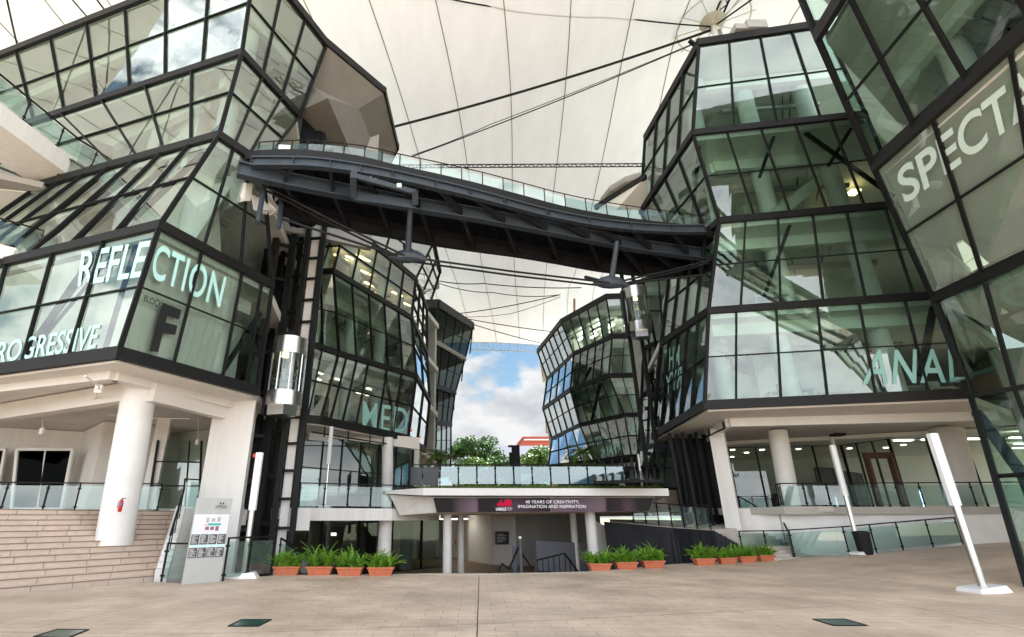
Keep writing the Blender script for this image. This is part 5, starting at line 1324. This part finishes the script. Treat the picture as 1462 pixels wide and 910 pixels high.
for s0,t0,s1,t1,m in ((.36,.70,.43,.76,'inox_sat'),(.50,.71,.60,.75,'inox_sat'),(.66,.71,.74,.765,'inox_sat'),(.42,.665,.78,.69,'tealp'),(.33,.665,.42,.675,'pinkp'),(.36,.61,.46,.65,'mauvep'),(.5,.61,.60,.65,'mauvep'),(.64,.60,.73,.655,'mauvep')): spanel(s0,t0,s1,t1,m,'map_shape',.012)
def stext(txt,s0,t0,s1,t1,off=.01):
    vs,fs=glyphs(txt,off); x0=min(v[0] for v in vs);x1=max(v[0] for v in vs);y0=min(v[1] for v in vs);y1=max(v[1] for v in vs)
    b=MB(); b.add([bil(qs,lerp(s0,s1,(v[0]-x0)/(x1-x0)),lerp(t0,t1,(v[1]-y0)/(y1-y0)))+sn*.01 for v in vs],fs); b.build('lettering','vinyl_b',SB)
stext('LASALLE',.55,.885,.87,.915); stext('COLLEGE OF THE ARTS',.55,.868,.87,.877,0)
for s in (.64,.72): 
    p=[bil(qs,s,.925),bil(qs,s+.07,.925),bil(qs,s+.035,.955)] if s<.7 else [bil(qs,s,.925),bil(qs,s+.07,.925),bil(qs,s+.035,.955)]
    b=MB(); b.add([x+sn*.01 for x in p],[(0,1,2)]); b.build('emblem','vinyl_b',SB)
# fire extinguisher
c=Pd(172.5,722,15.9); SC_=.72
fe=thing('fire_extinguisher','small red fire extinguisher mounted on the big white round column','fire extinguisher',(c.x,c.y,c.z))
b=MB(); b.tube([c-V((0,0,.18)),c-V((0,0,.15)),c+V((0,0,.11)),c+V((0,0,.15)),c+V((0,0,.17))],[.035,.053,.053,.035,.015],14); b.build('cylinder','red',fe,smooth=True)
b=MB(); b.bar(c+V((-.03,0,.18)),c+V((.09,0,.20)),.022,.022); b.tube([c+V((0,-.02,.17)),c+V((-.075,-.02,.1)),c+V((-.075,-.02,-.08))],.009,6); b.build('valve_and_hose','steel',fe)
b=MB(); b.tube([c+V((0,0,.02)),c+V((0,0,.06))],.055,14); b.build('label_band',mat('blue_label',(.05,.15,.4),.4),fe)
# planters
def fern_mesh(seed,kind):
    rr=random.Random(seed); b=MB()
    n=34 if kind=='fern' else 22
    for c_ in (range(3) if kind=='fern' else range(2)):
        cx=(-.27,0,.27)[c_] if kind=='fern' else (-.2,.24)[c_]
        for k in range(n):
            a=rr.uniform(0,2*math.pi); ln=rr.uniform(.4,.78) if kind=='fern' else rr.uniform(.6,1.0); w=rr.uniform(.02,.035) if kind=='fern' else rr.uniform(.05,.085)
            el=rr.uniform(.65,1.45); ox,oy=cx+rr.uniform(-.1,.1),rr.uniform(-.08,.08)
            d=V((math.cos(a),math.sin(a)*.7,0)); s=V((-d.y,d.x,0)).normalized()
            p=V((ox,oy,.24)); pts=[p]; e=el
            m_=6
            for i in range(m_): p=p+(d*math.cos(e)+V((0,0,math.sin(e))))*(ln/m_); e-=rr.uniform(.08,.26); pts.append(p)
            if kind=='fern' and k%3==0:
                for i in range(1,len(pts)):   # leaflets
                    t=i/m_; wl=(.17*(1-t*.7))*rr.uniform(.8,1.1); dd=(pts[i]-pts[i-1]).normalized(); u=V((0,0,1))
                    for sg_ in (-1,1):
                        for o_ in (0,.5):
                            q0=lerp(pts[i-1],pts[i],o_); tip=q0+s*sg_*wl+dd*wl*.55+u*.01*rr.uniform(-2,3); b.add([q0-dd*.022,q0+dd*.03,tip],[(0,1,2)])
                b.add([pts[-1]-s*.02,pts[-1]+s*.02,pts[-1]+(pts[-1]-pts[-2])*1.2],[(0,1,2)])
            else:
                vs=[]; 
                for i,pp in enumerate(pts): t=i/m_; ww=(w*1.9 if kind=='fern' else w)*math.sin(min(1,t*1.2+.18)*math.pi*.93)+.006; vs+= [pp-s*ww+V((0,0,.015)),pp,pp+s*ww+V((0,0,.015))]
                fs=[]
                for i in range(m_): fs+=[(i*3,i*3+1,i*3+4,i*3+3),(i*3+1,i*3+2,i*3+5,i*3+4)]
                b.add(vs,fs)
    return b
def trough():
    b=MB(); L0,L1,W0,W1,h=.36,.44,.13,.185,.27
    def ring(l,w,z): return [(-l,-w,z),(l,-w,z),(l,w,z),(-l,w,z)]
    rings=[ring(L0,W0,0),ring(L1*.965,W1*.93,h-.06),ring(L1*1.03,W1*1.08,h-.058),ring(L1*1.05,W1*1.1,h),ring(L1*.95,W1*.9,h),ring(L1*.93,W1*.88,h-.05)]
    vs=sum(rings,[]); fs=[(3,2,1,0)]
    for i in range(len(rings)-1):
        for k in range(4): fs.append((i*4+k,i*4+(k+1)%4,(i+1)*4+(k+1)%4,(i+1)*4+k))
    b.add(vs,fs); return b
def make_planter(seed,kind):
    root=bpy.data.objects.new('planter',None); COL.objects.link(root)
    trough().build('trough','terracotta',root,bevel=.008)
    b=MB(); b.box((0,0,.2),(.8,.3,.06)); b.build('soil','soil',root)
    fern_mesh(seed,kind).build('leaves','fern' if kind=='fern' else 'fern_b',root)
    return root
protos=[make_planter(1,'fern'),make_planter(2,'nest'),make_planter(3,'fern'),make_planter(8,'fern'),make_planter(12,'fern')]
used=[0,0,0,0,0]
def dup(root):
    r=root.copy(); COL.objects.link(r)
    for ch in root.children: c=ch.copy(); COL.objects.link(c); c.parent=r; c.matrix_parent_inverse=ch.matrix_parent_inverse.copy()
    return r
PL=[(406,822,0,'leftmost terracotta planter, of dark green fern, in the left row of four','left row of terracotta planters',.08),
    (454,822,1,'terracotta planter with the tallest light green nest fern, second in the left row','left row of terracotta planters',.03),
    (497.5,823,3,'terracotta planter of bushy fern, third in the left row','left row of terracotta planters',-.05),
    (542,823,2,'terracotta planter at the right end of the left row, nearest the columns','left row of terracotta planters',.04),
    (858.5,816,4,'terracotta planter in front of the right platform column','centre row of terracotta planters',.1),
    (896.5,814,0,'middle terracotta planter of the three right of the platform column','centre row of terracotta planters',.12),
    (935.5,812,3,'terracotta planter at the right end of the group of three','centre row of terracotta planters',.1),
    (1009.5,808,0,'terracotta planter at the left end of the right row of four','right row of terracotta planters',.15),
    (1042,806,4,'second terracotta planter in the right row of four','right row of terracotta planters',.2),
    (1070.5,804,3,'third terracotta planter in the right row, touching its neighbours','right row of terracotta planters',.2),
    (1098,802,2,'terracotta planter beside the foot of the right stair balustrade','right row of terracotta planters',.2)]
for px,py,k,lb,gp,rz in PL:
    r=protos[k] if not used[k] else dup(protos[k]); 
    used[k]=1; p=Pz(px,py,0); 
    ax=p.y*ct+ (p.z-EYE)*st; wpx=38 if px<600 else (33.5 if px<950 else (31.5 if px<1030 else 28 if px<1085 else 27))
    s=(wpx/731*ax)/.90
    r.location=p+V((0,.2,0)); r.rotation_euler=(0,0,rz); r.scale=(s,s,s*(1.0)); tag(r,lb,'planter',gp)
# ================================================================== palms on the terrace
def palm(label,px,py,d,h,sc,seed):
    rr=random.Random(seed); base=Pd(px,py,d); base.z=3.0; root=thing('palm',label,'palm',tuple(base),'palms on the planted terrace')
    top=base+V((.1,0,h)); b=MB(); b.tube([base,lerp(base,top,.5)+V((.05,0,0)),top],[.09,.07,.06],10); b.build('trunk','bark',root)
    b=MB()
    for k in range(26):
        a=rr.uniform(0,6.28); ln=sc*rr.uniform(.7,1.1); el=rr.uniform(-.1,1.1); d_=V((math.cos(a),math.sin(a),0)); s=V((-d_.y,d_.x,0)); p=top.copy(); e=el; n=9; pts=[p]
        for i in range(n): p=p+(d_*math.cos(e)+V((0,0,math.sin(e))))*ln/n; e-=.19; pts.append(p)
        b.tube(pts,.012,4,False)
        for i in range(1,n+1):
            for o_ in (0,.33,.66):
                q0=lerp(pts[i-1],pts[i],o_); wl=.34*sc*math.sin((i+o_)/n*2.6+.35)*.8; dd=(pts[i]-pts[i-1]).normalized()
                for g_ in (-1,1): tip=q0+(s*g_+dd*.7)*wl+V((0,0,-.12*wl)); b.add([q0-dd*.018,q0+dd*.018,tip],[(0,1,2)])
    b.build('fronds','palm',root)
palm('small palm behind the charcoal screens at the left of the terrace',622,690,29,1.75,1.25,1)
palm('slim palm with drooping fronds in front of the far right block',834,690,29,1.95,1.35,2)
palm('small leafy palm just left of the slim palm on the terrace',818,690,30,1.5,1.0,4)
hd=thing('shrub','low spreading green shrub on the terrace in front of the far right block','shrub',tuple(Pd(815,668,29)))
rr=random.Random(8); b=MB()
for k in range(1500):
    t=rr.random(); c=Pd(lerp(790,885,t),0,29); c=V((Pd(lerp(790,885,t),670,29).x,29+rr.uniform(-.4,.4),3.95+.45*math.sin(t*3)*rr.random()))
    a=V((rr.uniform(-1,1),rr.uniform(-1,1),rr.uniform(-.4,1))).normalized()*.14; s=V((rr.uniform(-1,1),rr.uniform(-1,1),0)).normalized()*.03; b.add([c-s,c+s,c+a],[(0,1,2)])
b.build('foliage','palm',hd); b=MB(); b.box((Pd(838,670,29).x,29,3.4),(3.2,.5,.8)); b.build('planter_box','steel',hd)
ob=thing('sculpture','tall black angular post sculpture on the terrace between the trees','sculpture',tuple(Pd(737,664,45)))
b=MB(); c=Pd(737,664,45); c.z=3
b.prism([(c.x-.35,c.y),(c.x+.35,c.y),(c.x+.4,c.y+.4),(c.x-.2,c.y+.4)],3,zat(638,45)); b.box((c.x-.12,c.y+.2,zat(637,45)),(.95,.4,.14),.2); b.prism([(c.x-.5,c.y+.5),(c.x-.2,c.y+.5),(c.x-.2,c.y+.8),(c.x-.5,c.y+.8)],3,zat(645,45)); b.build('post_body','steel',ob)
# ================================================================== trees and far buildings
def tree(label,px,topy,d,w,h0,seed,lm,group,base_z=-1,n=9000,ls=.42):
    rr=random.Random(seed); c=Pd(px,topy,d); H=c.z-base_z; root=thing('tree',label,'tree',(c.x,c.y,base_z),group)
    b=MB(); tr=[V((c.x,c.y,base_z)),V((c.x+.1,c.y,base_z+H*.25)),V((c.x,c.y,base_z+H*.5))]; b.tube(tr,[.45,.33,.22],10)
    lobes=[]
    for k in range(16):
        a=rr.uniform(0,6.28); r=w/2*rr.uniform(.15,.78); z=base_z+H*rr.uniform(.48,.86)-r*.12
        L_=V((c.x+r*math.cos(a),c.y+r*math.sin(a)*.8,z)); lobes.append((L_,w*rr.uniform(.13,.23)))
        b.tube([tr[1]+V((0,0,rr.uniform(0,H*.2))),lerp(tr[2],L_,.5)+V((0,0,-.3)),L_],[.16,.09,.04],6)
    lobes.append((V((c.x,c.y,base_z+H*.86)),w*.2))
    b.build('trunk','bark',root)
    f=MB()
    for k in range(n):
        L_,R=lobes[rr.randrange(len(lobes))]; v=V((rr.gauss(0,1),rr.gauss(0,1),rr.gauss(0,1))).normalized(); rad=R*(rr.random()**.25)
        p=L_+V((v.x*rad,v.y*rad,v.z*rad*.62)); 
        if noise.noise(p*.6)<-.25: continue
        u=V((rr.gauss(0,1),rr.gauss(0,1),rr.gauss(0,1)*.6)).normalized(); s=u.cross(v).normalized() if u.cross(v).length>.01 else V((1,0,0)); z_=ls*rr.uniform(.5,1.1)
        f.add([p-s*z_*.4,p+u*z_*.6,p+s*z_*.4,p-u*z_*.5],[(0,1,2,3)])
    f.build('crown',lm,root); return root
tree('large dark green round-crowned tree left of the grey roof beyond the terrace',668,612,85,10,0,1,'tree','trees beyond the terrace',n=11000)
tree('darker crown standing behind and right of the largest far tree',697,611,92,9,0,2,'tree','trees beyond the terrace')
tree('low light green tree at the foot of the largest far tree',678,646,70,8,0,3,'tree_b','trees beyond the terrace',n=7000,ls=.34)
tree('yellow-green round tree in front of the orange building',770,627,85,9,0,5,'tree_b','trees beyond the terrace',n=10000)
tree('small low tree left of the black sculpture',728,648,95,5,0,6,'tree_b','trees beyond the terrace',n=5000)
def house(label,x0,x1,yt,yb,d,wm,rm,roofy=None,dep=12,wins=0):
    a=Pd(x0,yb,d); c=Pd(x1,yb,d); zt=Pd(x0,yt,d).z; zr=Pd(x0,roofy,d+4).z if roofy else zt
    root=thing('far_building',label,'building',((a.x+c.x)/2,d,-1)); b=MB(); b.prism([(a.x,a.y),(c.x,a.y),(c.x,a.y+dep),(a.x,a.y+dep)],-1,zt); b.build('wall',wm,root)
    b=MB(); e=.5
    b.add([(a.x-e,a.y-e,zt),(c.x+e,a.y-e,zt),(c.x+e,a.y+dep/2,zr),(a.x-e,a.y+dep/2,zr),(a.x-e,a.y+dep+e,zt),(c.x+e,a.y+dep+e,zt)],[(0,1,2,3),(3,2,5,4),(0,3,4),(1,5,2),(0,4,5,1)]) if roofy else b.box(((a.x+c.x)/2,a.y+dep/2,zt+.2),(c.x-a.x+.6,dep+.6,.4))
    b.build('roof',rm,root)
    for k in range(wins):
        s=(k+.5)/wins; x=lerp(a.x,c.x,s); b=MB(); b.box((x,a.y-.03,zt-2.2),(1.6,.12,2.0)); b.build('window','indark',root)
    b=MB(); b.box(((a.x+c.x)/2,a.y-.3,zt-.4),(c.x-a.x,.6,.3)); b.build('cornice','white2',root)
    return root
house('long grey-roofed pale building between the trees beyond the terrace',690,800,653,690,105,'concrete','grey_roof',634,14,9)
house('orange clad building block behind the yellow-green tree',751,815,626,690,130,'orange_roof','orange_roof',None,14,0)
# ================================================================== camera, sky, sun
cam=bpy.data.cameras.new('Camera'); co=bpy.data.objects.new('Camera',cam); COL.objects.link(co); scn.camera=co
co.location=CAM; co.rotation_euler=(math.radians(90+21.3),0,0); cam.sensor_width=36; cam.lens=18.0; cam.shift_x=(731-CX)/1462; cam.clip_end=6000; cam.clip_start=.05
SUN_EL,SUN_AZ=56,60   # azimuth clockwise from +Y
sl=bpy.data.lights.new('Sun','SUN'); sl.energy=4.6; sl.angle=math.radians(.5); sl.color=(1,.97,.93)
so=bpy.data.objects.new('Sun',sl); COL.objects.link(so)
az=math.radians(SUN_AZ); el=math.radians(SUN_EL); sd=V((math.sin(az)*math.cos(el),math.cos(az)*math.cos(el),math.sin(el)))
so.rotation_euler=(-sd).to_track_quat('-Z','Y').to_euler(); so.location=(0,0,80)
w=bpy.data.worlds.new('World'); scn.world=w; w.use_nodes=True; nt=w.node_tree; nt.nodes.clear()
out=nt.nodes.new('ShaderNodeOutputWorld'); bg=nt.nodes.new('ShaderNodeBackground'); bg.inputs[1].default_value=.055
sky=nt.nodes.new('ShaderNodeTexSky'); sky.sky_type='NISHITA'; sky.sun_disc=False; sky.sun_elevation=el; sky.sun_rotation=az; sky.air_density=1.2; sky.dust_density=1.0; sky.ozone_density=2
UNSEEN_SKY_GAIN=4.1  # cloud brightening added overhead and behind the camera, out of view, as fill light
tc=nt.nodes.new('ShaderNodeTexCoord'); sep=nt.nodes.new('ShaderNodeSeparateXYZ'); L(nt,tc.outputs['Generated'],sep.inputs[0])
mp=nt.nodes.new('ShaderNodeMapping'); mp.inputs['Scale'].default_value=(1,1,1.9); mp.inputs['Location'].default_value=(.3,.1,.0); L(nt,tc.outputs['Generated'],mp.inputs[0])
no=nt.nodes.new('ShaderNodeTexNoise'); no.inputs['Scale'].default_value=6.5; no.inputs['Detail'].default_value=12; no.inputs['Roughness'].default_value=.56; L(nt,mp.outputs[0],no.inputs['Vector'])
hz=nt.nodes.new('ShaderNodeMapRange'); hz.inputs['From Min'].default_value=.16; hz.inputs['From Max'].default_value=.33; hz.inputs['To Min'].default_value=.27; hz.inputs['To Max'].default_value=-.08; L(nt,sep.outputs['Z'],hz.inputs['Value'])
ad=nt.nodes.new('ShaderNodeMath'); ad.operation='ADD'; L(nt,no.outputs['Fac'],ad.inputs[0]); L(nt,hz.outputs[0],ad.inputs[1])
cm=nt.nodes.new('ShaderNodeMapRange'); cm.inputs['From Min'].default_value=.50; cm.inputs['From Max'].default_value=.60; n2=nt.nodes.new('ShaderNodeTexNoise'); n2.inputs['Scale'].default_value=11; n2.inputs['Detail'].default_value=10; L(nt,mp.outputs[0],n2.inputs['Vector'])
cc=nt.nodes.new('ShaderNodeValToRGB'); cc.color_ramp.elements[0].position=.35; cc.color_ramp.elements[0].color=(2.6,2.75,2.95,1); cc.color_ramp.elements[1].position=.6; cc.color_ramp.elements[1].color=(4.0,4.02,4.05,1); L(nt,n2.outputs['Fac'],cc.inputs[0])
bz=nt.nodes.new('ShaderNodeMapRange'); bz.inputs['From Min'].default_value=.40; bz.inputs['From Max'].default_value=.75; bz.inputs['To Min'].default_value=1; bz.inputs['To Max'].default_value=UNSEEN_SKY_GAIN
ny_=nt.nodes.new('ShaderNodeMath'); ny_.operation='MULTIPLY_ADD'; ny_.inputs[1].default_value=-1; ny_.inputs[2].default_value=.35; L(nt,sep.outputs['Y'],ny_.inputs[0])  # takes in the sky behind the camera, brightened to light camera-facing walls
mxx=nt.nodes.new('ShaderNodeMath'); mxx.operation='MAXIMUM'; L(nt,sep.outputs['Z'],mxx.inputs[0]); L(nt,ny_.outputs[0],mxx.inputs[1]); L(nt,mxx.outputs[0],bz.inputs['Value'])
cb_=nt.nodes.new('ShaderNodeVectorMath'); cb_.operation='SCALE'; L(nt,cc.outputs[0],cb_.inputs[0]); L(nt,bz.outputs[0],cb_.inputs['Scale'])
cv=nt.nodes.new('ShaderNodeMapRange'); cv.inputs['From Min'].default_value=.35; cv.inputs['From Max'].default_value=.7; cv.inputs['To Max'].default_value=.12; L(nt,mxx.outputs[0],cv.inputs['Value'])  # extra cloud cover in the same unseen parts, added for its light
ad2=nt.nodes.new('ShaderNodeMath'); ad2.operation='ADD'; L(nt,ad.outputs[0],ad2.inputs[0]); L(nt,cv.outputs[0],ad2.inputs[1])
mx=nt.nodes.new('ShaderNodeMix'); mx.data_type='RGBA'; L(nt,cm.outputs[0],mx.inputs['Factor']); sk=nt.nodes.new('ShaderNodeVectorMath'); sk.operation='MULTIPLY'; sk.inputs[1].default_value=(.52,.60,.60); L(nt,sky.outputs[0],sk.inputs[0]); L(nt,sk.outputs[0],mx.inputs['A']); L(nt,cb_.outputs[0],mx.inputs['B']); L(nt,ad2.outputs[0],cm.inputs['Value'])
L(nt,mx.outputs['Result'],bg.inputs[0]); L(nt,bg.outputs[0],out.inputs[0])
vs_=scn.view_settings; vs_.view_transform='Standard'; vs_.look='None'; vs_.gamma=1; vs_.exposure=2.08; vs_.use_curve_mapping=False
scn.render.engine='CYCLES'; cy=scn.cycles; cy.max_bounces=9; cy.diffuse_bounces=5; cy.glossy_bounces=4; cy.transparent_max_bounces=24; cy.transmission_bounces=6
cy.sample_clamp_indirect=6; cy.caustics_reflective=False
